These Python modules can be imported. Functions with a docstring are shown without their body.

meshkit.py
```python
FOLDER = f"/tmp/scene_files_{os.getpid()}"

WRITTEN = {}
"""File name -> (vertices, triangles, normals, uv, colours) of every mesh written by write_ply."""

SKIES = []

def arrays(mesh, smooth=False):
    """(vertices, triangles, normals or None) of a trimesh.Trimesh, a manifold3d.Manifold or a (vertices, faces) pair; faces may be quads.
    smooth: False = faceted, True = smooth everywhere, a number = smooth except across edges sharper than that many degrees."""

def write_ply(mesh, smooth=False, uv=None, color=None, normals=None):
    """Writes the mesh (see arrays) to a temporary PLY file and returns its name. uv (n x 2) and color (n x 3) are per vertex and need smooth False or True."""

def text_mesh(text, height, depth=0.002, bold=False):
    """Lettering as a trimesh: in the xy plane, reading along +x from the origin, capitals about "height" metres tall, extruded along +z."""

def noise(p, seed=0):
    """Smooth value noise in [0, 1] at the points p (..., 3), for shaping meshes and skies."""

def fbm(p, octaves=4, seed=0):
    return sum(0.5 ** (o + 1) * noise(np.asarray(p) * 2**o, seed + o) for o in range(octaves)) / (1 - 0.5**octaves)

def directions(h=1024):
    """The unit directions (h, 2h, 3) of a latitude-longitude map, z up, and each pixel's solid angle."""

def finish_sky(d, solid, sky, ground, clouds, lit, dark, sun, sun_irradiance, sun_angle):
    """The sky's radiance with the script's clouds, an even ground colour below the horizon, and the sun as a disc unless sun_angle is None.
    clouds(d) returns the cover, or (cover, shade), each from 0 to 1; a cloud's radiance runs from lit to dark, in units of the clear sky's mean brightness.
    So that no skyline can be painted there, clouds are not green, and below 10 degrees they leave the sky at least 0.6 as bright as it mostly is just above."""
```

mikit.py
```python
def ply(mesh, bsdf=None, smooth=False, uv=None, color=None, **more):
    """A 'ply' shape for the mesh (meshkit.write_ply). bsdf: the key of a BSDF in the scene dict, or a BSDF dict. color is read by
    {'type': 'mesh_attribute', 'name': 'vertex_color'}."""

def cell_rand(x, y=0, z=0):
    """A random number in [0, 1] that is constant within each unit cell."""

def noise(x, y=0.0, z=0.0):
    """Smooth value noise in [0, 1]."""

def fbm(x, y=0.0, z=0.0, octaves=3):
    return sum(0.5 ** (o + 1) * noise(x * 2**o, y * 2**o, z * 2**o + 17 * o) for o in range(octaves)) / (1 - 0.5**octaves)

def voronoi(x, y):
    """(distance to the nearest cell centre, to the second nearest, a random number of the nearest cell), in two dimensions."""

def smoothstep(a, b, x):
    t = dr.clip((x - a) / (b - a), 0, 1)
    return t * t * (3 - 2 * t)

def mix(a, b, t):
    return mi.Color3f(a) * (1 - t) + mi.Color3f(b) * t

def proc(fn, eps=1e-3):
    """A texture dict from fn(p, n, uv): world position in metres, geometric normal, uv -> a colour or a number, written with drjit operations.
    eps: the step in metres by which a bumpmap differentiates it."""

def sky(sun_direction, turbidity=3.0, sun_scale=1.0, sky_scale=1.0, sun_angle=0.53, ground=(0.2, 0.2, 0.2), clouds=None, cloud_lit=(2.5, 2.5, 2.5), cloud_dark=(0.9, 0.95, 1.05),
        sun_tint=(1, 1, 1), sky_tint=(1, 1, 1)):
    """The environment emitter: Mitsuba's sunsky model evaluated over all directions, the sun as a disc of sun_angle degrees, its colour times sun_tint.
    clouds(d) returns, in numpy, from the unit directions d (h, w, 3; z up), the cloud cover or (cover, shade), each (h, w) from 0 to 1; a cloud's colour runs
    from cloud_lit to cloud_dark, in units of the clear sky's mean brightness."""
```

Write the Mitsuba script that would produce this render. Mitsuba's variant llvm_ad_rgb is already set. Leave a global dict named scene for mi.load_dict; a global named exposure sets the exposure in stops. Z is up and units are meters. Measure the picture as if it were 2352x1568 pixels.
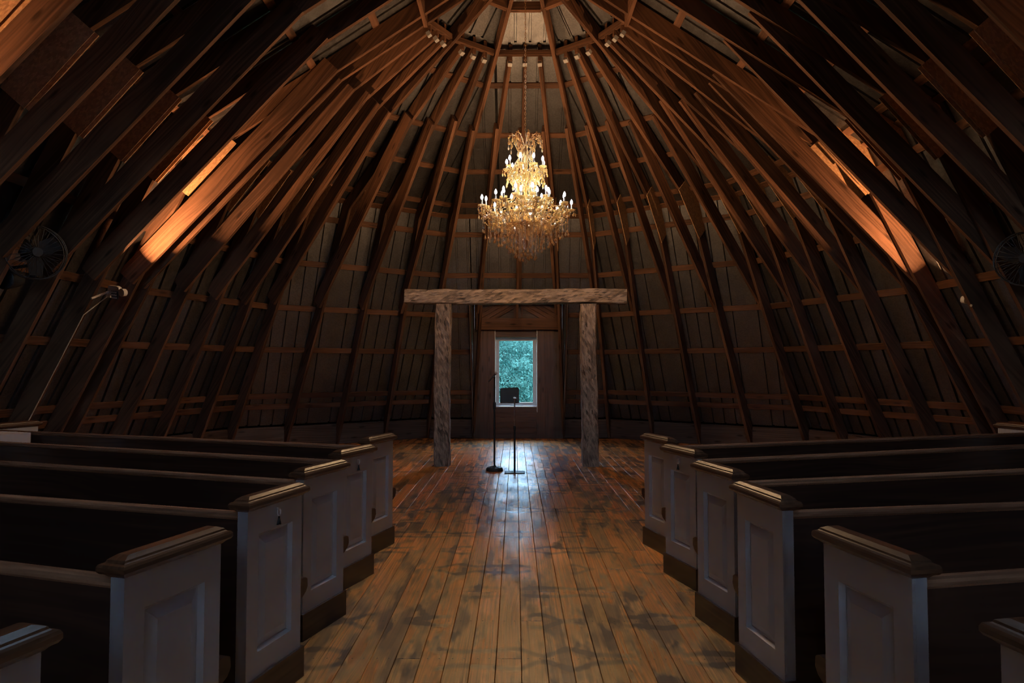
import math, random
import numpy as np, trimesh, mitsuba as mi, drjit as dr
import mikit, meshkit
from mikit import noise, fbm, smoothstep, mix, voronoi, cell_rand

T = mi.ScalarTransform4f
rng = random.Random(11)
nrng = np.random.default_rng(5)
scene, labels = {}, {}

# ------------------------------------------------------------------ camera, sky, exposure
F = 1500.0                      # focal length in pixels of a 2352 px wide frame
EYE = [0.0, 0.0, 1.5]
scene['camera'] = {
    'type': 'perspective', 'fov_axis': 'x', 'fov': math.degrees(2 * math.atan(1176 / F)),
    'to_world': T().look_at(origin=EYE, target=[-8 / F, 1.0, EYE[2] + 58 / F], up=[0, 0, 1]),
    'near_clip': 0.05, 'far_clip': 500.0,
}
exposure = 0.0


def overcast(d):
    n = meshkit.fbm(d * 3.0, 4, 3)
    return np.full(d.shape[:2], 1.0), np.clip(0.2 + 0.9 * (n - 0.3), 0, 1)


sky_light = mikit.sky([0.3, -0.5, 0.8], turbidity=4, sun_scale=0.0, sky_scale=1.0, clouds=overcast,
                      cloud_lit=(0.76, 1.0, 1.36), cloud_dark=(0.55, 0.75, 1.06), ground=(0.05, 0.07, 0.06))
scene['sky'] = {**sky_light, 'scale': 190.0}
BULB = [600.0, 366.0, 186.0]
SPOT = [225.0, 116.0, 52.0]

# ------------------------------------------------------------------ materials
def bs(name, d, two=True):
    scene[name] = {'type': 'twosided', 'b': d} if two else d
    return name


def rgb(*c):
    return {'type': 'rgb', 'value': list(c)}


def wood_fn(dark, light, knots=0.5, scale=1.0, worn=0.0):
    def f(p, n, uv):
        u, v = uv.x * scale, uv.y * scale
        w = noise(u * 1.3, v * 5, 3.0) * 0.35
        g = fbm(v * 55 + w * 14, u * 1.6, 1.0, octaves=3)
        b = fbm(u * 0.9, v * 2.2, 7.0, octaves=3)
        t = dr.clip(0.55 * g + 0.6 * b - 0.08, 0, 1)
        c = mix(dark, light, smoothstep(0.22, 0.85, t))
        d, _, r = voronoi(u * 1.7, v * 6.0)
        k = (1 - smoothstep(0.04, 0.17, d)) * dr.select(r > 1 - knots * 0.7, 1.0, 0.0)
        c = c * (1 - 0.6 * k)
        if worn:
            s = smoothstep(0.5, 0.8, fbm(u * 2.5, v * 9, 2.0, octaves=3))
            c = mix(c, mi.Color3f(light) * 1.35, s * worn)
        return c
    return f


def wood(name, dark, light, rough=0.6, spec=0.3, knots=0.5, scale=1.0, worn=0.0):
    return bs(name, {'type': 'principled', 'base_color': mikit.proc(wood_fn(dark, light, knots, scale, worn)),
                     'roughness': rough, 'specular': spec})


wood('rafter_wood', (0.042, 0.02, 0.012), (0.145, 0.068, 0.037), 0.7, 0.12)
wood('purlin_wood', (0.06, 0.027, 0.015), (0.15, 0.068, 0.036), 0.65, 0.2)
wood('knee_wood', (0.045, 0.027, 0.02), (0.095, 0.058, 0.042), 0.6, 0.3, knots=0.7)
wood('gable_wood', (0.07, 0.029, 0.015), (0.17, 0.072, 0.038), 0.6, 0.2)
wood('rail_wood', (0.08, 0.035, 0.02), (0.20, 0.09, 0.05), 0.32, 0.6, knots=0.0)
wood('casing_wood', (0.055, 0.022, 0.013), (0.12, 0.05, 0.028), 0.5, 0.35)
wood('pew_wood', (0.018, 0.008, 0.006), (0.042, 0.017, 0.010), 0.28, 0.5, knots=0.0)
wood('pew_cap_wood', (0.03, 0.012, 0.006), (0.075, 0.03, 0.014), 0.34, 0.35, knots=0.0)


def hewn_fn(p, n, uv):
    u, v = uv.x, uv.y
    g = fbm(v * 40 + noise(u * 3, v * 6) * 5, u * 3.0, 2.0, octaves=4)
    b = fbm(u * 2.2, v * 7, 5.0, octaves=4)
    c = mix((0.085, 0.058, 0.044), (0.255, 0.185, 0.14), smoothstep(0.3, 0.75, 0.5 * g + 0.55 * b))
    cr = dr.abs(noise(v * 11 + noise(u * 1.2, v * 3, 8.) * 2.2, u * 0.5, 4.0) - 0.5)
    c = c * (0.22 + 0.78 * smoothstep(0.0, 0.05, cr))
    chop = noise(u * 14, v * 3, 9.0)
    return c * (0.82 + 0.18 * smoothstep(0.25, 0.5, chop))


def hewn_h(p, n, uv):
    return 0.5 * fbm(uv.y * 30, uv.x * 4, 2.0, octaves=3) + 0.5 * noise(uv.x * 12, uv.y * 5, 1.0)


bs('hewn_wood', {'type': 'bumpmap', 'arbitrary': mikit.proc(hewn_h, 2e-3), 'scale': 0.007,
                 'b': {'type': 'principled', 'base_color': mikit.proc(hewn_fn), 'roughness': 0.7, 'specular': 0.25}})


def osb_fn(p, n, uv):
    d, e, r = voronoi(uv.x * 32 + noise(uv.x * 9, uv.y * 9) * 1.2, uv.y * 60)
    return mix((0.23, 0.115, 0.055), (0.44, 0.25, 0.13), 0.25 + 0.75 * r * smoothstep(0.0, 0.3, e - d + 0.12))


bs('osb', {'type': 'principled', 'base_color': mikit.proc(osb_fn), 'roughness': 0.65, 'specular': 0.25})


def metal_fn(p, n, uv):
    d, e, r = voronoi(uv.x * 55, uv.y * 55)
    s = 0.85 + 0.3 * r
    st = 0.72 + 0.4 * fbm(uv.x * 1.5, uv.y * 3, 4.0, octaves=3)
    return mi.Color3f(0.15, 0.142, 0.142) * (s * st)


def metal_r(p, n, uv):
    return 0.40 + 0.18 * fbm(uv.x * 20, uv.y * 20, 1.0, octaves=2)


bs('sheet_metal', {'type': 'principled', 'base_color': mikit.proc(metal_fn), 'roughness': mikit.proc(metal_r),
                   'metallic': 0.97, 'specular': 0.5})

BW, BX0, JY0, JD = 0.1295, 0.03, 3.42, 0.4975


def floor_fn(p, n, uv):
    x, y = p.x, p.y
    col = dr.floor((x - BX0) / BW)
    fx = (x - BX0) / BW - col
    r1 = cell_rand(col + 500, dr.floor(uv.y + 0.5), 3)
    u, v = y + r1 * 37.0, x
    w = noise(u * 1.1, v * 9, 3.0)
    g = fbm(v * 130 + w * 9, u * 2.2, r1 * 9, octaves=3)
    b = fbm(u * 1.1, v * 3.0, r1 * 5, octaves=3)
    c = mix((0.25, 0.088, 0.018), (0.82, 0.335, 0.076), smoothstep(0.2, 0.8, 0.55 * g + 0.5 * b))
    c = c * (0.72 + 0.5 * r1)
    # dark old stains: blotches and marks that run across the boards by the joists
    big = fbm(x * 1.3 + 3.0, y * 0.8, 2.0, octaves=3)
    s1 = smoothstep(0.47, 0.66, 0.35 * big + 0.65 * fbm(x * 11.0 + r1 * 3.0, y * 2.6 + r1 * 11.0, 2.0, octaves=4))
    jj = (y - JY0) / JD
    fj = dr.abs(jj - dr.floor(jj + 0.5)) * JD
    wob = noise(x * 7.0, dr.floor(jj + 0.5) * 3.7, 1.0)
    s2 = (1 - smoothstep(0.006, 0.045, dr.abs(fj - 0.12 * wob))) * smoothstep(0.42, 0.62, noise(x * 4.0, dr.floor(jj + 0.5) * 5.1, 6.0))
    s3 = smoothstep(0.55, 0.78, fbm(x * 16.0, y * 5.1, 8.0 + r1 * 4, octaves=3)) * smoothstep(0.35, 0.6, big)
    st = dr.clip(0.72 * s1 + 0.5 * s2 + 0.6 * s3, 0, 0.9)
    c = mix(c, mi.Color3f(0.035, 0.017, 0.011), st)
    # nail heads
    nx = dr.minimum(dr.abs(fx - 0.27), dr.abs(fx - 0.73)) * BW
    dn = dr.sqrt(nx * nx + fj * fj)
    return c * (0.15 + 0.85 * smoothstep(0.003, 0.0055, dn))


def floor_h(p, n, uv):
    r1 = cell_rand(dr.floor((p.x - BX0) / BW) + 500, dr.floor(uv.y + 0.5), 3)
    return fbm(p.x * 100 + noise(p.y * 2, p.x * 20) * 4, p.y * 3, r1 * 9, octaves=2) * 0.35 + fbm(p.x * 9, p.y * 5, 2.0, octaves=2)


def floor_r(p, n, uv):
    return 0.33 + 0.2 * fbm(p.x * 4, p.y * 2.5, 5.0, octaves=3)


bs('floor_wood', {'type': 'bumpmap', 'arbitrary': mikit.proc(floor_h, 2e-3), 'scale': 0.0032,
                  'b': {'type': 'principled', 'base_color': mikit.proc(floor_fn), 'roughness': mikit.proc(floor_r), 'specular': 0.62}})
bs('subfloor', {'type': 'diffuse', 'reflectance': rgb(0.01, 0.007, 0.005)})


def paint_fn(p, n, uv):
    d = fbm(p.x * 5, p.y * 5, p.z * 5, octaves=3)
    return mi.Color3f(0.40, 0.415, 0.445) * (0.86 + 0.22 * d)


bs('white_paint', {'type': 'principled', 'base_color': mikit.proc(paint_fn), 'roughness': 0.38, 'specular': 0.45})
bs('vinyl', {'type': 'principled', 'base_color': rgb(0.40, 0.39, 0.39), 'roughness': 0.4, 'specular': 0.4})
bs('black_metal', {'type': 'principled', 'base_color': rgb(0.012, 0.012, 0.013), 'roughness': 0.55, 'specular': 0.35})
bs('black_cloth', {'type': 'principled', 'base_color': rgb(0.010, 0.010, 0.011), 'roughness': 0.8, 'specular': 0.2})
bs('chrome', {'type': 'principled', 'base_color': rgb(0.55, 0.56, 0.58), 'roughness': 0.22, 'metallic': 1.0})
bs('hanger_steel', {'type': 'principled', 'base_color': rgb(0.34, 0.32, 0.30), 'roughness': 0.5, 'metallic': 0.3})
bs('white_plastic', {'type': 'principled', 'base_color': rgb(0.66, 0.67, 0.68), 'roughness': 0.4, 'specular': 0.4})
bs('box_card', {'type': 'principled', 'base_color': rgb(0.50, 0.49, 0.55), 'roughness': 0.7, 'specular': 0.2})
bs('gold', {'type': 'principled', 'base_color': rgb(0.80, 0.52, 0.26), 'roughness': 0.22, 'metallic': 0.9})
bs('amber_crystal', {'type': 'principledthin', 'base_color': rgb(0.92, 0.70, 0.42), 'roughness': 0.08, 'diff_trans': 0.55, 'spec_trans': 0.6, 'eta': 1.6}, two=False)
bs('clear_crystal', {'type': 'principledthin', 'base_color': rgb(0.85, 0.78, 0.70), 'roughness': 0.08, 'diff_trans': 0.6, 'spec_trans': 0.65, 'eta': 1.6}, two=False)
bs('candle', {'type': 'principled', 'base_color': rgb(0.75, 0.70, 0.62), 'roughness': 0.4, 'specular': 0.4})
bs('bulb_glass', {'type': 'diffuse', 'reflectance': rgb(0.8, 0.75, 0.65)}, two=False)
bs('pane_glass', {'type': 'thindielectric', 'specular_transmittance': rgb(0.80, 0.97, 1.0)}, two=False)


def leaf_fn(p, n, uv):
    r = fbm(p.x * 1.7, p.y * 1.7, p.z * 1.7, octaves=3)
    return mix((0.011, 0.042, 0.034), (0.075, 0.155, 0.125), smoothstep(0.25, 0.75, r))


bs('leaf', {'type': 'principledthin', 'base_color': mikit.proc(leaf_fn), 'roughness': 0.5, 'diff_trans': 0.7}, two=False)
wood('bark', (0.05, 0.045, 0.04), (0.13, 0.115, 0.10), 0.9, 0.1)


def grass_fn(p, n, uv):
    return mix((0.03, 0.075, 0.03), (0.09, 0.17, 0.07), fbm(p.x * 0.8, p.y * 0.8, 0.0, octaves=4))


bs('grass', {'type': 'diffuse', 'reflectance': mikit.proc(grass_fn)})

# ------------------------------------------------------------------ helpers
def nrm(a):
    a = np.asarray(a, float)
    return a / np.linalg.norm(a)


def cat(ms):
    return trimesh.util.concatenate(ms)


def box(c, s):
    return trimesh.creation.box(extents=s, transform=trimesh.transformations.translation_matrix(c))


def span(x0, x1, y0, y1, z0, z1):
    return box([(x0 + x1) / 2, (y0 + y1) / 2, (z0 + z1) / 2], [abs(x1 - x0), abs(y1 - y0), abs(z1 - z0)])


def hexa(bot, top):
    """Solid with a bottom and a top loop of n corners each (same order)."""
    n = len(bot)
    v = np.vstack([bot, top])
    f = []
    for k in range(n):
        a, b = k, (k + 1) % n
        f += [[a, b, b + n], [a, b + n, a + n]]
    for k in range(1, n - 1):
        f += [[0, k + 1, k], [n, n + k, n + k + 1]]
    m = trimesh.Trimesh(v, f, process=False)
    if m.volume < 0:
        m.invert()
    return m


def prism(poly, o, ex, ey, t0, t1):
    """Polygon in the plane o + a ex + b ey, thick from t0 to t1 along ex x ey."""
    o, ex, ey = np.asarray(o, float), np.asarray(ex, float), np.asarray(ey, float)
    ez = np.cross(ex, ey)
    base = np.array([o + a * ex + b * ey for a, b in poly])
    return hexa(base + ez * t0, base + ez * t1)


def bar(p0, p1, w, h, up=(0, 0, 1), roll=0):
    """Square-cut bar from p0 to p1, w across, h along 'up'."""
    p0, p1 = np.asarray(p0, float), np.asarray(p1, float)
    t = nrm(p1 - p0)
    s = nrm(np.cross(t, up))
    u = np.cross(s, t)
    loop = [s * a * w / 2 + u * b * h / 2 for a, b in ((-1, -1), (1, -1), (1, 1), (-1, 1))]
    return hexa(np.array([p0 + q for q in loop]), np.array([p1 + q for q in loop]))


def tube(pts, r, sides=8, closed=False):
    p = np.asarray(pts, float)
    r = np.broadcast_to(r, (len(p),))
    t = np.gradient(p, axis=0) if not closed else np.roll(p, -1, 0) - np.roll(p, 1, 0)
    t /= np.linalg.norm(t, axis=1, keepdims=True) + 1e-12
    a = np.zeros_like(t)
    ref = np.array([0, 0, 1.0]) if abs(t[0][2]) < 0.9 else np.array([1.0, 0, 0])
    a0 = nrm(np.cross(t[0], ref))
    for k in range(len(p)):
        a0 = a0 - t[k] * np.dot(a0, t[k])
        a0 = nrm(a0)
        a[k] = a0
    b = np.cross(t, a)
    ang = np.arange(sides) * 2 * np.pi / sides
    v = p[:, None] + r[:, None, None] * (np.cos(ang)[None, :, None] * a[:, None] + np.sin(ang)[None, :, None] * b[:, None])
    n = len(p)
    f = []
    for i in range(n if closed else n - 1):
        j = (i + 1) % n
        for k in range(sides):
            l = (k + 1) % sides
            f += [[i * sides + k, i * sides + l, j * sides + l], [i * sides + k, j * sides + l, j * sides + k]]
    v = v.reshape(-1, 3)
    if not closed:
        v = np.vstack([v, p[:1], p[-1:]])
        c0, c1 = len(v) - 2, len(v) - 1
        for k in range(sides):
            l = (k + 1) % sides
            f += [[c0, l, k], [c1, (n - 1) * sides + k, (n - 1) * sides + l]]
    m = trimesh.Trimesh(v, f, process=False)
    if m.volume < 0:
        m.invert()
    return m


def lathe(prof, sides=24, o=(0, 0, 0)):
    """Profile [(r, z)] turned around z."""
    prof = np.asarray(prof, float)
    ang = np.arange(sides) * 2 * np.pi / sides
    v = np.stack([prof[:, None, 0] * np.cos(ang), prof[:, None, 0] * np.sin(ang), np.broadcast_to(prof[:, None, 1], (len(prof), sides))], -1).reshape(-1, 3)
    f = []
    for i in range(len(prof) - 1):
        for k in range(sides):
            l = (k + 1) % sides
            f += [[i * sides + k, i * sides + l, (i + 1) * sides + l], [i * sides + k, (i + 1) * sides + l, (i + 1) * sides + k]]
    m = trimesh.Trimesh(v + np.asarray(o, float), f, process=False)
    if m.volume < 0:
        m.invert()
    return m


def grained(m, axis):
    """(vertices, faces), uv with u along the axis: every face has its own corners; each board gets its own piece of grain."""
    v = np.asarray(m.vertices)[np.asarray(m.faces)].reshape(-1, 3)
    f = np.arange(len(v)).reshape(-1, 3)
    n = np.repeat(m.face_normals, 3, axis=0)
    ax = nrm(axis)
    w = np.cross(n, ax)
    end = np.linalg.norm(w, axis=1) < 0.3
    w = w / np.maximum(np.linalg.norm(w, axis=1, keepdims=True), 1e-9)
    u, q = v @ ax, (v * w).sum(1)
    ref = nrm(np.cross(ax, [0.3, 0.2, 0.9]))
    u = np.where(end, v @ ref, u)
    q = np.where(end, v @ np.cross(ax, ref), q)
    return (v, f), np.stack([u + rng.uniform(0, 90), q + rng.uniform(0, 90)], -1)


def numbered(name):
    if name not in scene and name not in labels and not any(k.startswith(name + '__') for k in scene):
        return name
    k = 1
    while f'{name}_{k:03d}' in scene or f'{name}_{k:03d}' in labels:
        k += 1
    return f'{name}_{k:03d}'


_next = {}


def key_for(parent, name):
    base = f'{parent}__{name}' if parent else name
    k = _next.get(base, 0)
    _next[base] = k + 1
    return base if k == 0 else f'{base}_{k:03d}'


def put(name, mesh, mat, parent=None, axis=None, smooth=False, **kw):
    key = key_for(parent, name)
    if axis is not None:
        m, uv = grained(mesh, axis)
        scene[key] = mikit.ply(m, mat, smooth=False, uv=uv, **kw)
    else:
        scene[key] = mikit.ply(mesh, mat, smooth=smooth, **kw)
    return key


def thing(name, label, cat_, group=None):
    key = key_for(None, name)
    labels[key] = {'label': label, 'category': cat_}
    if group:
        labels[key]['group'] = group
    return key


def struct(name):
    labels[name] = {'kind': 'structure'}
    return name


# ------------------------------------------------------------------ plan of the barn loft (metres; x right, y away from the camera, z up)
X0 = 0.14                                                        # the barn's axis
APEX_Y = 8.4
C = {1: (1.9, 13.8), 2: (5.1, 11.6), 3: (6.2, 8.55)}             # corners of the faceted end wall, at the floor
Q = {1: (0.435, 9.47), 2: (1.034, 9.02), 3: (1.36, 8.5)}         # corners of the collar ring under the peak
W, WQ, REAR = 6.2, 1.33, -3.6
IK, ZK, IR = 2.05, 4.15, 4.87                                    # knuckle of the gambrel, and the ring, measured inwards from the foot
SL, SU = ZK / IK, (6.9 - ZK) / (W - IK)
RD = 0.20                                                        # depth of a rafter
NL = np.array([-SL, 1]) / math.hypot(SL, 1)                      # outward normals of the two slopes in (inward, z)
NU = np.array([-SU, 1]) / math.hypot(SU, 1)


def prof(i):
    return SL * i if i <= IK else ZK + SU * (i - IK)


def meet(a, da, b, db):
    s = np.linalg.solve(np.array([da, -np.asarray(db)]).T, np.asarray(b) - np.asarray(a))
    return np.asarray(a) + s[0] * np.asarray(da)


DL, DU = np.array([1, SL]) / math.hypot(1, SL), np.array([1, SU]) / math.hypot(1, SU)


def line_off(off):
    """Corner points (foot, knuckle, ring, apex) of the profile moved outwards by off: list of (inward, z)."""
    foot = np.array([0, 0]) + NL * off
    foot = foot - DL * (foot[1] / DL[1])
    k = meet(np.array([0, 0]) + NL * off, DL, np.array([IK, ZK]) + NU * off, DU)
    q = np.array([IR, prof(IR)]) + NU * off
    q = q + DU * ((IR - q[0]) / DU[0])
    a = q + DU * ((W - IR) / DU[0])
    return foot, k, q, a


IN, OUT = line_off(0.0), line_off(RD)

# rafter stations: (foot in plan, ring point in plan, reaches the apex?)
def P(c, side):
    shift = -0.08 if c is C[1] else -0.10 if c is C[2] else 0.0       # the old end wall is not quite square to the rest
    return np.array([X0 + shift + side * c[0], c[1]])


stations = []
for k in range(5):
    s = k / 4
    stations.append((P(C[1], -1) * (1 - s) + P(C[1], 1) * s, P(Q[1], -1) * (1 - s) + P(Q[1], 1) * s, k in (0, 4), 'back', -1))
for side in (-1, 1):
    for a, b in ((1, 2), (2, 3)):
        for k in range(1, 5):
            s = k / 4
            stations.append((P(C[a], side) * (1 - s) + P(C[b], side) * s, P(Q[a], side) * (1 - s) + P(Q[b], side) * s, k == 4, 'side', side))
STRAIGHT = [8.25 - 0.69 * k for k in range(17)]
for side in (-1, 1):
    for y in STRAIGHT:
        stations.append((np.array([X0 + side * W, y]), np.array([X0 + side * WQ, y]), True, 'straight', side))

struct('ceiling')
struct('floor')
struct('wall_back')
struct('wall_front')
struct('window_1')

WINDOW_STATION = 2
for n, (b, q, to_apex, kind, side) in enumerate(stations):
    flat = q - b
    s = np.linalg.norm(flat) / IR
    e = nrm(np.array([flat[0], flat[1], 0]))
    o = np.array([b[0], b[1], 0.0])
    ez = np.array([0, 0, 1.0])
    th = 0.026
    low = [tuple(IN[0]), tuple(IN[1]), tuple(OUT[1]), tuple(OUT[0])]
    if n == WINDOW_STATION:                                       # the middle rafter stops above the window
        zc = 2.92
        low = [(zc / SL, zc), tuple(IN[1]), tuple(OUT[1]), (OUT[0][0] + (zc / SL), zc)]
    end_in, end_out = (IN[3], OUT[3]) if to_apex else (IN[2], OUT[2])
    up = [tuple(IN[1]), tuple(end_in), tuple(end_out), tuple(OUT[1])]
    ex = e * s
    tilt = np.cross(e, ez)
    def pl(poly, t0, t1):
        base = np.array([o + a * ex + c * ez for a, c in poly])
        return hexa(base + tilt * t0, base + tilt * t1)
    jit = rng.uniform(-0.008, 0.008)
    m = cat([pl(low, -th + jit, th + jit), pl(up, -th + jit, th + jit)])
    ax = nrm(ex * 1.0 + ez * 1.25)
    r = put('rafter', m, 'rafter_wood', 'ceiling', axis=ax)
    # brace across the knuckle, nailed to one side of the rafter
    sd = 1.0
    a0, a1 = np.array([1.19 + rng.uniform(-.05, .05), 2.50]), np.array([3.82 + rng.uniform(-.06, .06), 5.30])
    a0[1] = 2.50 + 1.065 * (a0[0] - 1.19); a1[1] = 5.30 + 1.065 * (a1[0] - 3.82)
    dB = (a1 - a0) / np.linalg.norm(a1 - a0)
    nB = np.array([-dB[1], dB[0]])
    bd = 0.235
    poly = [a0, a1, a1 + nB * bd, a0 + nB * bd]
    t0 = th + 0.004 + jit
    put('brace', pl(poly, t0, t0 + 0.048), 'rafter_wood', r, axis=ex * dB[0] + ez * dB[1])
    # plywood gusset plates on both faces of the knuckle joint
    mid = (IN[1] + OUT[1]) / 2 + (0.0, -0.02)
    dg = nrm(DL + DU)
    ng = np.array([-dg[1], dg[0]])
    gl = 0.46 + rng.uniform(-.03, .03)
    poly = [mid - dg * gl - ng * 0.26, mid + dg * gl - ng * 0.26, mid + dg * gl + ng * 0.15, mid - dg * gl + ng * 0.15]
    for sg in ((-1, 1) if kind == 'straight' else (-1,)):
        g0 = sg * (th + 0.001) + jit
        if sg > 0:
            g0 = t0 - 0.003 if False else th + jit + 0.001
        put('gusset_plate', pl(poly, g0 if sg > 0 else g0 - 0.012, g0 + 0.0035 if sg > 0 else g0), 'osb', r, axis=ex * dg[0] + ez * dg[1])
    if not to_apex and kind != 'straight':
        top = o + ex * IN[2][0] + ez * (IN[2][1])
        put('joist_hanger', bar(top - e * 0.055 - ez * 0.055, top - e * 0.005 - ez * 0.025, 0.062, 0.06, up=ez), 'hanger_steel', r)


# ------------------------------------------------------------------ facets: purlins and ribbed metal sheets
def facet_list():
    out = [(P(C[1], -1), P(C[1], 1), P(Q[1], -1), P(Q[1], 1), 'back')]
    for side in (-1, 1):
        for a, b in ((1, 2), (2, 3)):
            p = [P(C[a], side), P(C[b], side), P(Q[a], side), P(Q[b], side)]
            if side < 0:
                p = [p[1], p[0], p[3], p[2]]
            out.append((*p, 'side'))
        y0, y1 = 8.55, REAR
        p = [np.array([X0 + side * W, y0]), np.array([X0 + side * W, y1]), np.array([X0 + side * WQ, 8.5]), np.array([X0 + side * WQ, y1])]
        if side < 0:
            p = [p[1], p[0], p[3], p[2]]
        out.append((*p, 'straight'))
    return out


def at(b, q, iz):
    """Point over the foot b towards the ring point q, at the profile point iz."""
    p = b + (q - b) * (iz[0] / IR)
    return np.array([p[0], p[1], iz[1]])


APEX = np.array([X0, APEX_Y])
LOW_ROWS = [0.18, 0.225, 0.418, 0.587, 0.76, 0.93]                # fractions up the lower slope
UP_ROWS = [0.005, 0.085, 0.31, 0.53, 0.80]                                # fractions from the knuckle to the ring
PT = 0.022                                                        # purlin thickness
SHEET = line_off(RD + PT + 0.002)
PUR = line_off(RD)


def sheet_mesh(A0, A1, T0, T1, u0, u1, cut=None):
    """Ribbed sheet on the flat patch A0 A1 (eave) T0 T1 (top) between u0 and u1 along the eave; ribs stand outwards."""
    ex = nrm(A1 - A0)
    up = (T0 + T1) / 2 - (A0 + A1) / 2
    up = up - ex * np.dot(up, ex)
    ey = nrm(up)
    nz = np.cross(ex, ey)
    c = (A0 + A1 + T0 + T1) / 4
    if np.dot(nz, c - np.array([X0, 6.0, 2.0])) < 0:
        nz = -nz
    L = np.linalg.norm(A1 - A0)
    t0u, t0v = np.dot(T0 - A0, ex), np.dot(T0 - A0, ey)
    t1u, t1v = np.dot(T1 - A0, ex), np.dot(T1 - A0, ey)

    def vmax(u):
        v = t0v + (t1v - t0v) * (u - t0u) / max(t1u - t0u, 1e-6)
        if t0u > 1e-6:
            v = min(v, t0v * u / t0u)
        if L - t1u > 1e-6:
            v = min(v, t1v * (L - u) / (L - t1u))
        return max(v, 0)
    us = [(u0, 0.0)]
    rib = 0.215
    k = math.ceil((u0 - 0.08) / rib)
    while True:
        uc = k * rib + 0.08
        if uc > u1 - 0.03:
            break
        if uc > u0 + 0.03:
            us += [(uc - 0.020, 0), (uc - 0.015, 0.032), (uc + 0.015, 0.032), (uc + 0.020, 0)]
        k += 1
    us.append((u1, 0.0))
    if t0u > 1e-3 and u0 < t0u < u1: us.append((t0u, 0.0))
    if L - t1u > 1e-3 and u0 < t1u < u1: us.append((t1u, 0.0))
    us.sort()
    v, f, uv = [], [], []
    for u, h in us:
        lo = 0.0
        v += [A0 + ex * u + ey * lo + nz * h, A0 + ex * u + ey * vmax(u) + nz * h]
        uv += [(u, lo), (u, vmax(u))]
    for j in range(len(us) - 1):
        a = 2 * j
        f += [[a, a + 2, a + 3], [a, a + 3, a + 1]]
    return (np.array(v), np.array(f)), np.array(uv)


def put_sheet(mesh, uv):
    key = key_for('ceiling', 'metal_sheet')
    scene[key] = mikit.ply(mesh, 'sheet_metal', smooth=False, uv=uv + np.array([rng.uniform(0, 50), rng.uniform(0, 50)]))


DORMER_X, DORMER_Z = 0.93, 2.95
SKY_BAYS = (4, 5, 6)
DECK = line_off(RD + PT + 0.07)
deck_v, deck_f = [], []


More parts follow.
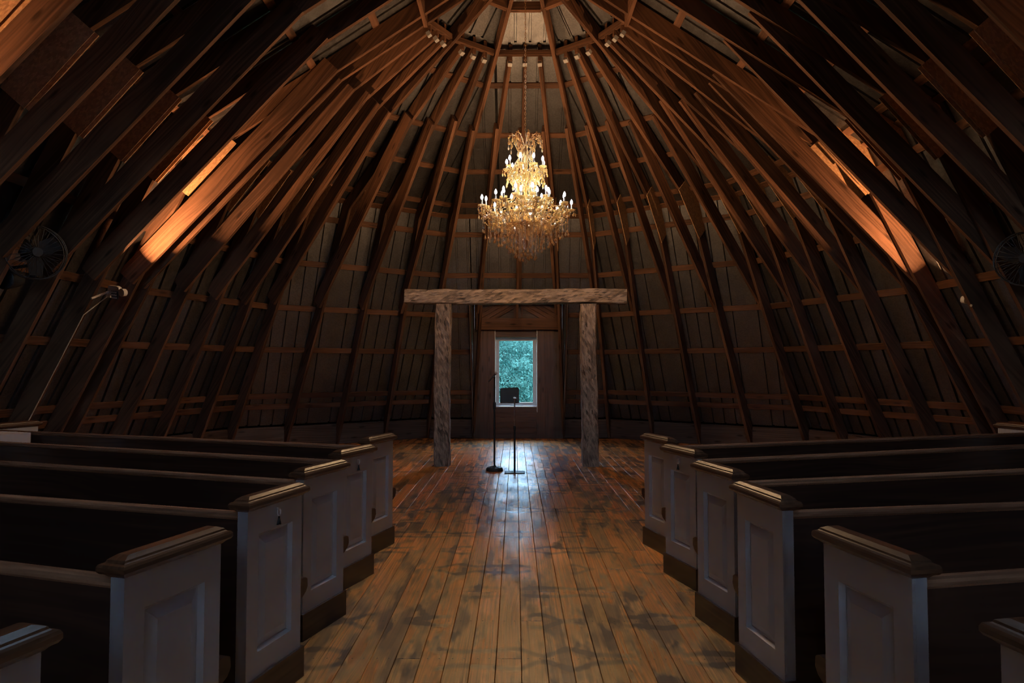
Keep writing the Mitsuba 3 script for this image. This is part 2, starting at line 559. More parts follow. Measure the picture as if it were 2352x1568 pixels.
def deck(*pts):
    k = len(deck_v)
    deck_v.extend(pts)
    deck_f.extend([[k, k + 1, k + 2], [k, k + 2, k + 3]])


for b0, b1, q0, q1, kind in facet_list():
    segs = [(PUR[0], PUR[1], LOW_ROWS, DL, NL), (PUR[1], PUR[2], UP_ROWS, DU, NU)]
    for lo, hi, rows, dd, nn in segs:
        for fr in rows:
            iz = lo + (hi - lo) * fr
            hw = dd * 0.048
            ends = []
            for b, q in ((b0, q0), (b1, q1)):
                ends.append(np.array([at(b, q, iz - hw), at(b, q, iz + hw), at(b, q, iz + hw + nn * PT), at(b, q, iz - hw + nn * PT)]))
            e = nrm(ends[1][0] - ends[0][0])
            if kind == 'back' and iz[1] < DORMER_Z - 0.05:
                # interrupted by the window dormer
                x0, x1 = ends[0][0][0], ends[1][0][0]
                for xa, xb in ((x0, 0.06 - DORMER_X), (0.06 + DORMER_X, x1)):
                    la = [p0 + (p1 - p0) * (xa - x0) / (x1 - x0) for p0, p1 in zip(*ends)]
                    lb = [p0 + (p1 - p0) * (xb - x0) / (x1 - x0) for p0, p1 in zip(*ends)]
                    put('purlin', hexa(np.array(la), np.array(lb)), 'purlin_wood', 'ceiling', axis=e)
            else:
                put('purlin', hexa(ends[0], ends[1]), 'purlin_wood', 'ceiling', axis=e)
    # sheets
    lo0 = SHEET[0] + (SHEET[1] - SHEET[0]) * 0.10
    parts = [(lo0, SHEET[1]), (SHEET[1], SHEET[2])]
    for lo, hi in parts:
        A0, A1, T0, T1 = at(b0, q0, lo), at(b1, q1, lo), at(b0, q0, hi), at(b1, q1, hi)
        L = np.linalg.norm(A1 - A0)
        n = max(1, round(L / 0.86))
        if kind == 'back' and lo is lo0:
            # leave the opening for the window dormer: side sheets full height, the middle only above the dormer
            zl, zh = lo[1], hi[1]
            fr = (DORMER_Z - zl) / (zh - zl)
            mid = lo + (hi - lo) * fr
            M0, M1 = at(b0, q0, mid), at(b1, q1, mid)
            edges = [0, (L / 2 - DORMER_X) / 2, L / 2 - DORMER_X, L / 2 + DORMER_X, L - (L / 2 - DORMER_X) / 2, L]
            for j in (0, 1, 3, 4):
                put_sheet(*sheet_mesh(A0, A1, T0, T1, edges[j], edges[j + 1]))
            LM = np.linalg.norm(M1 - M0)
            put_sheet(*sheet_mesh(M0, M1, T0, T1, LM / 2 - DORMER_X, LM / 2))
            put_sheet(*sheet_mesh(M0, M1, T0, T1, LM / 2, LM / 2 + DORMER_X))
            continue
        for j in range(n):
            put_sheet(*sheet_mesh(A0, A1, T0, T1, L * j / n, L * (j + 1) / n))
    # cap above the ring, up to the peak
    if kind != 'straight':
        A0, A1 = at(b0, q0, SHEET[2]), at(b1, q1, SHEET[2])
        top = np.array([APEX[0], APEX[1], SHEET[3][1]])
        put_sheet(*sheet_mesh(A0, A1, top - nrm(A1 - A0) * 0.01, top + nrm(A1 - A0) * 0.01, 0, np.linalg.norm(A1 - A0)))
    else:
        A0, A1 = at(b0, q0, SHEET[2]), at(b1, q1, SHEET[2])
        T0, T1 = np.array([X0, A0[1], SHEET[3][1]]), np.array([X0, A1[1], SHEET[3][1]])
        L = np.linalg.norm(A1 - A0)
        for j in range(14):
            if j in SKY_BAYS:
                continue
            put_sheet(*sheet_mesh(A0, A1, T0, T1, L * j / 14, L * (j + 1) / 14))

    # boarding over the sheets, so that no daylight leaks in
    D0, D1 = [at(b0, q0, z) for z in DECK], [at(b1, q1, z) for z in DECK]
    g0, g1 = [p - (q - p) * 0.01 for p, q in ((D0[0], D0[1]), (D1[0], D1[1]))]
    if kind == 'back':
        fr = (DORMER_Z + 0.05 - g0[2]) / (D0[1][2] - g0[2])
        h0, h1 = g0 + (D0[1] - g0) * fr, g1 + (D1[1] - g1) * fr
        for xa, xb in ((None, 0.06 - DORMER_X), (0.06 + DORMER_X, None)):
            def on(p, q, x):
                return (p if xa is None else q) if x is None else p + (q - p) * (x - p[0]) / (q[0] - p[0])
            deck(on(g0, g1, xa), on(g0, g1, xb), on(h0, h1, xb), on(h0, h1, xa))
        deck(h0, h1, D1[1], D0[1])
    else:
        deck(g0, g1, D1[1], D0[1])
    deck(D0[1], D1[1], D1[2], D0[2])
    if kind == 'straight':
        T0, T1 = np.array([X0, D0[2][1], DECK[3][1]]), np.array([X0, D1[2][1], DECK[3][1]])
        for ja, jb in ((0, SKY_BAYS[0]), (SKY_BAYS[-1] + 1, 14)):
            w = (ja, jb) if b0[1] > b1[1] else (14 - jb, 14 - ja)
            deck(*[p + (q - p) * t / 14 for p, q, t in ((D0[2], D1[2], w[0]), (D0[2], D1[2], w[1]), (T0, T1, w[1]), (T0, T1, w[0]))])
        w = (SKY_BAYS[0], SKY_BAYS[-1] + 1) if b0[1] > b1[1] else (13 - SKY_BAYS[-1], 14 - SKY_BAYS[0])
        c4 = [p + (q - p) * t / 14 for p, q, t in ((D0[2], D1[2], w[0]), (D0[2], D1[2], w[1]), (T0, T1, w[1]), (T0, T1, w[0]))]
        deck(c4[0], c4[1], (c4[1] + c4[2]) / 2, (c4[0] + c4[3]) / 2)
    else:
        top = np.array([APEX[0], APEX[1], DECK[3][1]])
        deck(D0[2], D1[2], top, top)
scene['ceiling__roof_deck'] = mikit.ply((np.array(deck_v), np.array(deck_f)), 'subfloor')

# collar ring and its small twin near the peak, the two headers along the straight part, the ridge board
def ring_pts(t):
    pts = [P(Q[3], -1), P(Q[2], -1), P(Q[1], -1), P(Q[1], 1), P(Q[2], 1), P(Q[3], 1)]
    return [APEX + (p - APEX) * t for p in pts]


ZR = IN[2][1]
for t, z, h in ((1.0, ZR + 0.07, 0.07), (0.50, ZR + 0.44, 0.12)):
    pts = ring_pts(t)
    for p, q in zip(pts[:-1], pts[1:]):
        put('collar_board', bar([*p, z + h / 2], [*q, z + h / 2], 0.07, h), 'rafter_wood', 'ceiling', axis=[*(q - p), 0])
for side in (-1, 1):
    x = X0 + side * WQ
    put('header_beam', span(x - 0.025, x + 0.025, REAR, 8.5, ZR - 0.02, ZR + 0.17), 'rafter_wood', 'ceiling', axis=[0, 1, 0])
put('ridge_board', span(X0 - 0.03, X0 + 0.03, REAR, APEX_Y + 0.1, 6.72, 6.98), 'rafter_wood', 'ceiling', axis=[0, 1, 0])

# ------------------------------------------------------------------ low wall round the foot of the rafters
def ring_loop(off):
    """Plan of the faceted foot line moved outwards by off, from the rear left to the rear right."""
    pts = [np.array([X0 - W, REAR]), P(C[3], -1), P(C[2], -1), P(C[1], -1), P(C[1], 1), P(C[2], 1), P(C[3], 1), np.array([X0 + W, REAR])]
    c = APEX
    out = []
    for k, p in enumerate(pts):
        d = nrm(p - c) if 0 < k < 7 else np.array([np.sign(p[0] - X0), 0.0])
        out.append(p + d * off)
    return out


inner, outer = ring_loop(0.03), ring_loop(0.62)
for k in range(7):
    a, b = inner[k], inner[k + 1]
    L = np.linalg.norm(b - a)
    e = nrm([*(b - a), 0])
    n = max(1, round(L / 1.0))
    segs = [(a + (b - a) * j / n, a + (b - a) * (j + 1) / n) for j in range(n)]
    for p, q in segs:
        if abs(p[0] - X0) < 1.0 and abs(q[0] - X0) < 1.01 and p[1] > 12:      # the window wall stands here
            continue
        p2, q2 = p + (q - p) * 0.004, q - (q - p) * 0.004
        put('knee_board', bar([*p2, 0.185], [*q2, 0.185], 0.02, 0.36), 'knee_wood', 'wall_back', axis=e)
    nx = np.array([e[1], -e[0], 0])
    if np.dot(nx[:2], (a + b) / 2 - APEX) < 0:
        nx = -nx
    oa, ob = outer[k], outer[k + 1]
    if k != 3:
        put('ledge', hexa(np.array([[*a, 0.365], [*b, 0.365], [*ob, 0.365], [*oa, 0.365]]), np.array([[*a, 0.39], [*b, 0.39], [*ob, 0.39], [*oa, 0.39]])), 'knee_wood', 'wall_back', axis=e)
    else:
        for xa, xb in ((a[0], 0.06 - 0.95), (0.06 + 0.95, b[0])):
            put('ledge', span(xa, xb, a[1], oa[1], 0.365, 0.39), 'knee_wood', 'wall_back', axis=e)
    if k != 3:
        put('backing', hexa(np.array([[*oa, -0.02], [*ob, -0.02], [*(ob + nx[:2] * .03), -0.02], [*(oa + nx[:2] * .03), -0.02]]),
                            np.array([[*oa, 1.3], [*ob, 1.3], [*(ob + nx[:2] * .03), 1.3], [*(oa + nx[:2] * .03), 1.3]])), 'knee_wood', 'wall_back', axis=e)
    else:
        for xa, xb in ((oa[0], 0.06 - 0.90), (0.06 + 0.90, ob[0])):
            put('backing', span(xa, xb, oa[1], oa[1] + 0.03, -0.02, 1.3), 'knee_wood', 'wall_back', axis=e)

# ------------------------------------------------------------------ window dormer in the middle facet
XW = 0.06
YW = 13.72                                                       # face of the casing
WX = 0.012                                                       # window centre
HW, ZB, ZT = 0.432, 0.675, 2.28                                  # opening
wn = 'wall_back'
for x0, x1 in ((XW - 0.80, WX - HW), (WX + HW, XW + 0.74)):
    nb = 2
    for j in range(nb):
        xa, xb = x0 + (x1 - x0) * j / nb, x0 + (x1 - x0) * (j + 1) / nb
        put('casing_board', span(xa + 0.001, xb - 0.001, YW + 0.002 * j, YW + 0.03, 0.0, 2.27), 'casing_wood', wn, axis=[0, 0, 1])
put('casing_header', span(XW - 0.88, XW + 0.88, YW - 0.10, YW + 0.03, 2.275, 2.515), 'gable_wood', wn, axis=[1, 0, 0])
put('backing', span(XW - 0.82, XW + 0.76, YW + 0.032, YW + 0.07, -0.02, ZB - 0.03), 'knee_wood', wn, axis=[1, 0, 0])
for sg in (-1, 1):
    put('backing', span(WX + sg * (HW + 0.02), XW + sg * 0.80, YW + 0.032, YW + 0.30, ZB - 0.03, 2.30), 'knee_wood', wn, axis=[0, 0, 1])
for j in range(6):                                               # boards under the sill
    z0 = 0.112 * j
    put('apron_board', span(WX - HW + 0.002, WX + HW - 0.002, YW + 0.012, YW + 0.03, z0 + 0.001, z0 + 0.110), 'casing_wood', wn, axis=[1, 0, 0])
# little gable over the header: two fans of sloping boards and a king post
for sg in (-1, 1):
    for j in range(5):
        z0 = 2.53 + 0.095 * j
        x_out = 0.83
        zi, zo = z0 + 0.20, z0 - 0.23
        poly = [(sg * 0.085, zi), (sg * 0.085, zi + 0.085), (sg * x_out, zo + 0.085), (sg * x_out, zo)]
        # keep the board above the header and below the curved head of the gable
        from shapely.geometry import Polygon, box as sbox
        head = Polygon([(-0.9, 2.52), (0.9, 2.52), (0.86, 2.66), (0.6, 2.78), (0.3, 2.88), (0, 2.91), (-0.3, 2.88), (-0.6, 2.78), (-0.86, 2.66)])
        g = Polygon(poly).intersection(head)
        if g.is_empty or g.area < 0.002:
            continue
        pts = list(g.exterior.coords)[:-1]
        if not g.exterior.is_ccw:
            pts = pts[::-1]
        off = 0.006 * (j % 2)
        put('gable_board', prism(pts, [XW, YW - 0.02, 0], [1, 0, 0], [0, 0, 1], -0.014 + off, 0.010 + off), 'gable_wood', wn, axis=[1, 0, -sg * 0.55])
    put('gable_post', span(XW + sg * 0.865 - 0.035, XW + sg * 0.865 + 0.035, YW - 0.09, YW + 0.0, 2.515, 2.78), 'gable_wood', wn, axis=[0, 0, 1])
    put('gable_post', span(XW + sg * 0.075 - 0.02, XW + sg * 0.075 + 0.02, YW - 0.07, YW + 0.0, 2.515, 2.93), 'gable_wood', wn, axis=[0, 0, 1])
put('king_post', span(XW - 0.053, XW + 0.053, YW - 0.012, YW + 0.02, 2.515, 2.95), 'casing_wood', wn, axis=[0, 0, 1])
put('gable_back', span(XW - DORMER_X, XW + DORMER_X, YW + 0.032, YW + 0.055, 2.30, 3.02), 'knee_wood', wn, axis=[1, 0, 0])
for sg in (-1, 1):                                               # cheeks between the slope and the casing
    xa = XW + sg * 0.945
    m = prism([(14.4, 0), (13.66, 0), (12.45, 2.95), (14.4, 2.95)], [xa, 0, 0], [0, 1, 0], [0, 0, 1], -0.012, 0.012)
    put('dormer_cheek', m, 'knee_wood', wn, axis=[0, 0, 1])
    put('backing', span(XW + sg * 0.74, XW + sg * 0.95, YW + 0.032, YW + 0.055, 0, 2.3), 'knee_wood', wn, axis=[0, 0, 1])
    put('reveal', span(WX + sg * HW, WX + sg * (HW + 0.018), YW - 0.004, YW + 0.30, 0.55, ZT), 'vinyl', 'window_1')
put('dormer_roof', span(XW - 0.96, XW + 0.96, 12.5, 14.4, 2.96, 2.99), 'knee_wood', wn, axis=[0, 1, 0])
put('reveal', span(WX - HW, WX + HW, YW - 0.004, YW + 0.30, ZT, ZT + 0.012), 'vinyl', 'window_1')
put('jamb', span(WX - HW, WX + HW, YW + 0.04, YW + 0.30, 2.125, ZT - 0.001), 'casing_wood', 'window_1', axis=[1, 0, 0])
YG = YW + 0.22


def frame(x0, x1, z0, z1, w, y0, y1):
    return cat([span(x0, x0 + w, y0, y1, z0, z1), span(x1 - w, x1, y0, y1, z0, z1),
                span(x0 + w, x1 - w, y0, y1, z0, z0 + w), span(x0 + w, x1 - w, y0, y1, z1 - w, z1)])


put('frame', frame(WX - HW, WX + HW, ZB, 2.125, 0.035, YG - 0.03, YG + 0.06), 'vinyl', 'window_1')
put('sash', frame(WX - HW + 0.035, WX + HW - 0.035, ZB + 0.035, 2.09, 0.038, YG - 0.012, YG + 0.03), 'vinyl', 'window_1')
put('sill', span(WX - HW, WX + HW, YW - 0.02, YG - 0.03, ZB - 0.025, ZB), 'vinyl', 'window_1')
put('crank', cat([span(WX - 0.10, WX + 0.12, YG - 0.05, YG - 0.03, ZB + 0.012, ZB + 0.03), span(WX - 0.12, WX - 0.06, YG - 0.075, YG - 0.05, ZB + 0.015, ZB + 0.028)]), 'vinyl', 'window_1')
put('pane', (np.array([[WX - 0.36, YG + 0.01, ZB + 0.07], [WX + 0.36, YG + 0.01, ZB + 0.07], [WX + 0.36, YG + 0.01, 2.055], [WX - 0.36, YG + 0.01, 2.055]]), np.array([[0, 1, 2], [0, 2, 3]])), 'pane_glass', 'window_1')

# ------------------------------------------------------------------ rear wall (behind the camera) with its tall windows
wf = 'wall_front'
RW = [(-1.4, 1.4, 3.05, 4.05)]
YR = REAR - 0.05


def gable_x(z):
    i = z / SL if z < ZK else IK + (z - ZK) / SU
    return W - i + 0.3


nb = 40
for j in range(nb):
    xa, xb = -W - 0.3 + (2 * W + 0.6) * j / nb, -W - 0.3 + (2 * W + 0.6) * (j + 1) / nb
    xm = max(abs(xa), abs(xb)) - 0.3
    zt = SL * (W - xm) if W - xm < IK else ZK + SU * (W - xm - IK)
    zt = min(max(zt, 0.4) + 0.35, 7.2)
    x0, x1 = X0 + xa + 0.002, X0 + xb - 0.002
    cuts = [(0.0, zt)]
    for wx0, wx1, wz0, wz1 in RW:
        if xb > wx0 and xa < wx1:
            cuts = [(0.0, wz0), (wz1, zt)]
    for z0, z1 in cuts:
        put('board', span(x0, x1, YR - 0.03, YR, z0, z1), 'knee_wood', wf, axis=[0, 0, 1])
wx0, wx1, wz0, wz1 = RW[0]
struct('window_2')
put('frame', frame(X0 + wx0, X0 + wx1, wz0, wz1, 0.09, YR - 0.08, YR + 0.02), 'vinyl', 'window_2')
for j in range(1, 4):
    x = X0 + wx0 + (wx1 - wx0) * j / 4
    put('mullion', span(x - 0.04, x + 0.04, YR - 0.07, YR + 0.01, wz0 + 0.09, wz1 - 0.09), 'vinyl', 'window_2')
for j in range(4):
    xa, xb = X0 + wx0 + (wx1 - wx0) * j / 4, X0 + wx0 + (wx1 - wx0) * (j + 1) / 4
    for za, zb in ((wz0, wz1),):
        put('pane', (np.array([[xa, YR - 0.035, za], [xb, YR - 0.035, za], [xb, YR - 0.035, zb], [xa, YR - 0.035, zb]]), np.array([[0, 1, 2], [0, 2, 3]])), 'pane_glass', 'window_2')

# ridge skylight over the pews, out of the frame
struct('window_3')
ya, yb = 8.5 - 12.1 * SKY_BAYS[0] / 14, 8.5 - 12.1 * (SKY_BAYS[-1] + 1) / 14
for side in (-1, 1):
    e0, e1 = SHEET[2], SHEET[3]
    x0, x1 = X0 + side * (W - e0[0]), X0
    put('pane', (np.array([[x0, ya, e0[1]], [x1, ya, e1[1]], [x1, yb, e1[1]], [x0, yb, e0[1]]]), np.array([[0, 1, 2], [0, 2, 3]])), 'pane_glass', 'window_3')
    for y in (ya, (ya + yb) / 2, yb):
        put('glazing_bar', bar([x0, y, e0[1] + 0.02], [x1, y, e1[1] + 0.02], 0.05, 0.05), 'vinyl', 'window_3')

# ------------------------------------------------------------------ floor of single planks
def plank(x0, x1, y0, y1, dz):
    g, b = 0.0011, 0.0022
    x0, x1, y0, y1 = x0 + g, x1 - g, y0 + g, y1 - g
    zt = dz
    lo = np.array([[x0, y0, -0.022], [x1, y0, -0.022], [x1, y1, -0.022], [x0, y1, -0.022]])
    mid = np.array([[x0, y0, zt - b], [x1, y0, zt - b], [x1, y1, zt - b], [x0, y1, zt - b]])
    top = np.array([[x0 + b, y0 + b, zt], [x1 - b, y0 + b, zt], [x1 - b, y1 - b, zt], [x0 + b, y1 - b, zt]])
    v = np.vstack([lo, mid, top])
    f = []
    for L in (0, 4):
        for k in range(4):
            a, c = L + k, L + (k + 1) % 4
            f += [[a, c, c + 4], [a, c + 4, a + 4]]
    f += [[8, 9, 10], [8, 10, 11]]
    return v, np.array(f)


def plank_ends(x):
    """Where a row of planks begins and ends on the y axis."""
    ax = abs(x)
    if ax < C[1][0]:
        y1 = 13.74
    elif ax < C[2][0]:
        y1 = C[1][1] + (C[2][1] - C[1][1]) * (ax - C[1][0]) / (C[2][0] - C[1][0]) + 0.3
    else:
        y1 = C[2][1] + (C[3][1] - C[2][1]) * (ax - C[2][0]) / (C[3][0] - C[2][0]) + 0.5
    return REAR, y1


fl_v, fl_f, fl_uv, cnt = [], [], [], 0
alone = 0
for k in range(-51, 51):
    x0 = BX0 + BW * k
    xm = x0 + BW / 2
    y, yend = plank_ends(xm - X0 if abs(xm - X0) < 6.2 else 6.2)
    j = -14 + rng.randrange(0, 5)
    cuts = [y]
    while True:
        yc = JY0 + JD * j
        if yc > yend - 0.4:
            break
        if yc > y + 0.4:
            cuts.append(yc)
        j += rng.choice([4, 5, 6, 7])
    cuts.append(yend)
    for pid, (ya, yb) in enumerate(zip(cuts[:-1], cuts[1:])):
        v, f = plank(x0, x0 + BW, ya, yb, rng.uniform(-0.0009, 0.0009))
        uv = np.stack([v[:, 0], np.full(len(v), float(pid))], -1)
        near = (abs(xm) < 1.05 and yb > 2.9) or (abs(xm) < 2.6 and yb > 6.0)
        if near and alone < 298:
            alone += 1
            scene[key_for('floor', 'plank')] = mikit.ply((v, f), 'floor_wood', smooth=False, uv=uv)
        else:
            fl_v.append(v); fl_f.append(f + cnt); fl_uv.append(uv); cnt += len(v)
scene['floor__outer_planks'] = mikit.ply((np.vstack(fl_v), np.vstack(fl_f)), 'floor_wood', smooth=False, uv=np.vstack(fl_uv))
labels['floor__outer_planks'] = {'kind': 'stuff'}
put('subfloor', span(-7.2, 7.4, REAR - 0.1, 14.6, -0.10, -0.022), 'subfloor', 'floor')

# ------------------------------------------------------------------ timber arch on the platform
def hewn(p0, p1, w, h, seed):
    """Hand-hewn timber: a box with many rings whose faces wander a little."""
    p0, p1 = np.asarray(p0, float), np.asarray(p1, float)
    t = nrm(p1 - p0)
    s = nrm(np.cross(t, [0, 1, 0] if abs(t[1]) < 0.9 else [1, 0, 0]))
    u = np.cross(s, t)
    L = np.linalg.norm(p1 - p0)
    n = int(L / 0.06)
    base = []
    for a, b in ((-1, -1), (1, -1), (1, 1), (-1, 1)):
        a2, b2 = {(-1, -1): (1, -1), (1, -1): (1, 1), (1, 1): (-1, 1), (-1, 1): (-1, -1)}[(a, b)]
        for q in np.linspace(0.06, 0.94, 6):
            base.append((a + (a2 - a) * q, b + (b2 - b) * q))
    base = np.array(base)
    V = []
    for k in range(n + 1):
        c = p0 + t * L * k / n
        ring = base * [w / 2, h / 2]
        pts = c + ring[:, :1] * s + ring[:, 1:] * u
        d = meshkit.fbm(np.stack([base[:, 0] * 1.6 + seed, base[:, 1] * 1.6, np.full(len(base), L * k / n * 3.2)], -1), 3, seed) - 0.5
        bow = (meshkit.noise(np.array([[L * k / n * 1.1, seed * 3.3, 0]]), seed)[0] - 0.5) * 0.028
        V.append(pts + (ring / np.linalg.norm(ring, axis=1, keepdims=True) * d[:, None] * 0.055) @ np.array([s, u]) + s * bow)
    V = np.array(V)
    m = len(base)
    f = []
    for i in range(n):
        for k in range(m):
            l = (k + 1) % m
            f += [[i * m + k, i * m + l, (i + 1) * m + l], [i * m + k, (i + 1) * m + l, (i + 1) * m + k]]
    v = np.vstack([V.reshape(-1, 3), [p0], [p1]])
    c0, c1 = len(v) - 2, len(v) - 1
    for k in range(m):
        l = (k + 1) % m
        f += [[c0, l, k], [c1, n * m + k, n * m + l]]
    mesh = trimesh.Trimesh(v, f, process=False)
    if mesh.volume < 0:
        mesh.invert()
    return mesh


ARCH_Y = 9.99
ar = thing('timber_arch', 'rustic arch of two hewn posts carrying a long crossbeam in front of the window', 'arch')
put('post', hewn([-1.125, ARCH_Y, 0.0], [-1.105, ARCH_Y, 2.455], 0.235, 0.24, 3), 'hewn_wood', ar, axis=[0, 0, 1])
put('post', hewn([1.135, ARCH_Y, 0.0], [1.105, ARCH_Y, 2.455], 0.235, 0.24, 8), 'hewn_wood', ar, axis=[0, 0, 1])
put('crossbeam', hewn([-1.69, ARCH_Y, 2.568], [1.69, ARCH_Y, 2.580], 0.215, 0.225, 5), 'hewn_wood', ar, axis=[1, 0, 0])


# ------------------------------------------------------------------ pews
def frustum_panel(w, h, t, bev, o, ex, ey):
    """Raised field: a flat plate with bevelled rim."""
    ez = np.cross(ex, ey)
    def loop(m, d):
        return np.array([o + ex * (a * (w / 2 - m)) + ey * (b * (h / 2 - m)) + ez * d for a, b in ((-1, -1), (1, -1), (1, 1), (-1, 1))])
    return loop(0, 0), loop(bev, t), loop(bev, t)


def panelled_end(o, u, n, side, mirror=False):
    """White pew end: slab with a sunk, bevelled panel on its outer face. u points away from the aisle, n to the front."""
    th, dep, z0, z1 = 0.052, 0.40, 0.145, 0.878
    ez = np.array([0, 0, 1.0])
    m0, m1, mz0, mz1 = 0.075, 0.325, z0 + 0.105, z1 - 0.115   # field along n from the back edge, and heights
    out = -u
    # slab behind the panel
    core = hexa(np.array([o + u * 0.012, o + u * th, o + u * th + n * dep, o + u * 0.012 + n * dep]) + ez * z0,
                np.array([o + u * 0.012, o + u * th, o + u * th + n * dep, o + u * 0.012 + n * dep]) + ez * z1)
    V, Fc = [], []

    def quad(a, b, c, d):
        k = len(V)
        V.extend([a, b, c, d])
        Fc.extend([[k, k + 1, k + 2], [k, k + 2, k + 3]])

    def pt(a, z, d):
        return o + n * a + ez * z + u * d
    # face ring around the field
    A = [(0, z0), (dep, z0), (dep, z1), (0, z1)]
    B = [(m0, mz0), (m1, mz0), (m1, mz1), (m0, mz1)]
    bw, dd = 0.012, 0.022
    Cc = [(m0 + bw, mz0 + bw), (m1 - bw, mz0 + bw), (m1 - bw, mz1 - bw), (m0 + bw, mz1 - bw)]
    fb = 0.042
    D = [(a + (fb if k in (0, 3) else -fb), z + (fb if k < 2 else -fb)) for k, (a, z) in enumerate(Cc)]
    for k in range(4):
        l = (k + 1) % 4
        quad(pt(*A[k], 0), pt(*A[l], 0), pt(*B[l], 0), pt(*B[k], 0))
        quad(pt(*B[k], 0), pt(*B[l], 0), pt(*Cc[l], dd), pt(*Cc[k], dd))
        quad(pt(*Cc[k], dd), pt(*Cc[l], dd), pt(*D[l], 0.004), pt(*D[k], 0.004))
        quad(pt(*A[k], 0), pt(*A[k], 0.012), pt(*A[l], 0.012), pt(*A[l], 0))
    quad(*[pt(*q, 0.004) for q in D])
    face = trimesh.Trimesh(np.array(V), np.array(Fc), process=False)
    c = core
    # open the core where the groove is: move the core behind the groove
    cv = c.vertices.copy()
    c2 = hexa(np.array([o + u * 0.020, o + u * th, o + u * th + n * dep, o + u * 0.020 + n * dep]) + ez * z0,
              np.array([o + u * 0.020, o + u * th, o + u * th + n * dep, o + u * 0.020 + n * dep]) + ez * z1)
    rim = []
    for a0, a1 in ((0, 0.001), (dep - 0.001, dep)):
        rim.append(hexa(np.array([pt(a0, z0, 0.0005), pt(a1, z0, 0.0005), pt(a1, z0, 0.02), pt(a0, z0, 0.02)]),
                        np.array([pt(a0, z1, 0.0005), pt(a1, z1, 0.0005), pt(a1, z1, 0.02), pt(a0, z1, 0.02)])))
    return cat([face, c2, *rim])


def cap_mesh(o, u, n):
    """Moulded cap: rounded bead below a sloping top, hipped at both ends."""
    th, dep = 0.052, 0.40
    ez = np.array([0, 0, 1.0])
    # (outset, z) of successive loops
    prof_ = [(0.004, 0.874), (0.012, 0.882), (0.022, 0.886), (0.028, 0.894), (0.028, 0.906), (0.024, 0.914), (0.014, 0.917), (0.010, 0.920), (0.008, 0.926), (-0.006, 0.937)]
    V, f = [], []
    for d, z in prof_:
        e = d * (1.0 if d > 0 else 3.0)
        V.append([o + u * (-d) + n * (-e) + ez * z, o + u * (th + d) + n * (-e) + ez * z, o + u * (th + d) + n * (dep + e) + ez * z, o + u * (-d) + n * (dep + e) + ez * z])
    V = np.array(V)
    k = len(prof_)
    for i in range(k - 1):
        for c in range(4):
            l = (c + 1) % 4
            f += [[i * 4 + c, i * 4 + l, (i + 1) * 4 + l], [i * 4 + c, (i + 1) * 4 + l, (i + 1) * 4 + c]]
    f += [[0, 2, 1], [0, 3, 2], [(k - 1) * 4, (k - 1) * 4 + 1, (k - 1) * 4 + 2], [(k - 1) * 4, (k - 1) * 4 + 2, (k - 1) * 4 + 3]]
    m = trimesh.Trimesh(V.reshape(-1, 3), f, process=False)
    if m.volume < 0:
        m.invert()
    return m


def skirt_mesh(o, u, n):
    g, th, dep = 0.014, 0.052, 0.40
    ez = np.array([0, 0, 1.0])
    b = np.array([o - u * g - n * g, o + u * (th + g) - n * g, o + u * (th + g) + n * (dep + g), o - u * g + n * (dep + g)])
    return hexa(b, b + ez * 0.145)


def profile_sweep(poly, o, n, u, L0, L1):
    """Polygon (n, z) swept along u."""
    ez = np.array([0, 0, 1.0])
    base = np.array([o + n * a + ez * z for a, z in poly])
    return hexa(base + u * L0, base + u * L1)


ORD = ['nearest the camera', 'second from the camera', 'third from the camera', 'fourth from the camera', 'fifth from the camera', 'farthest row']


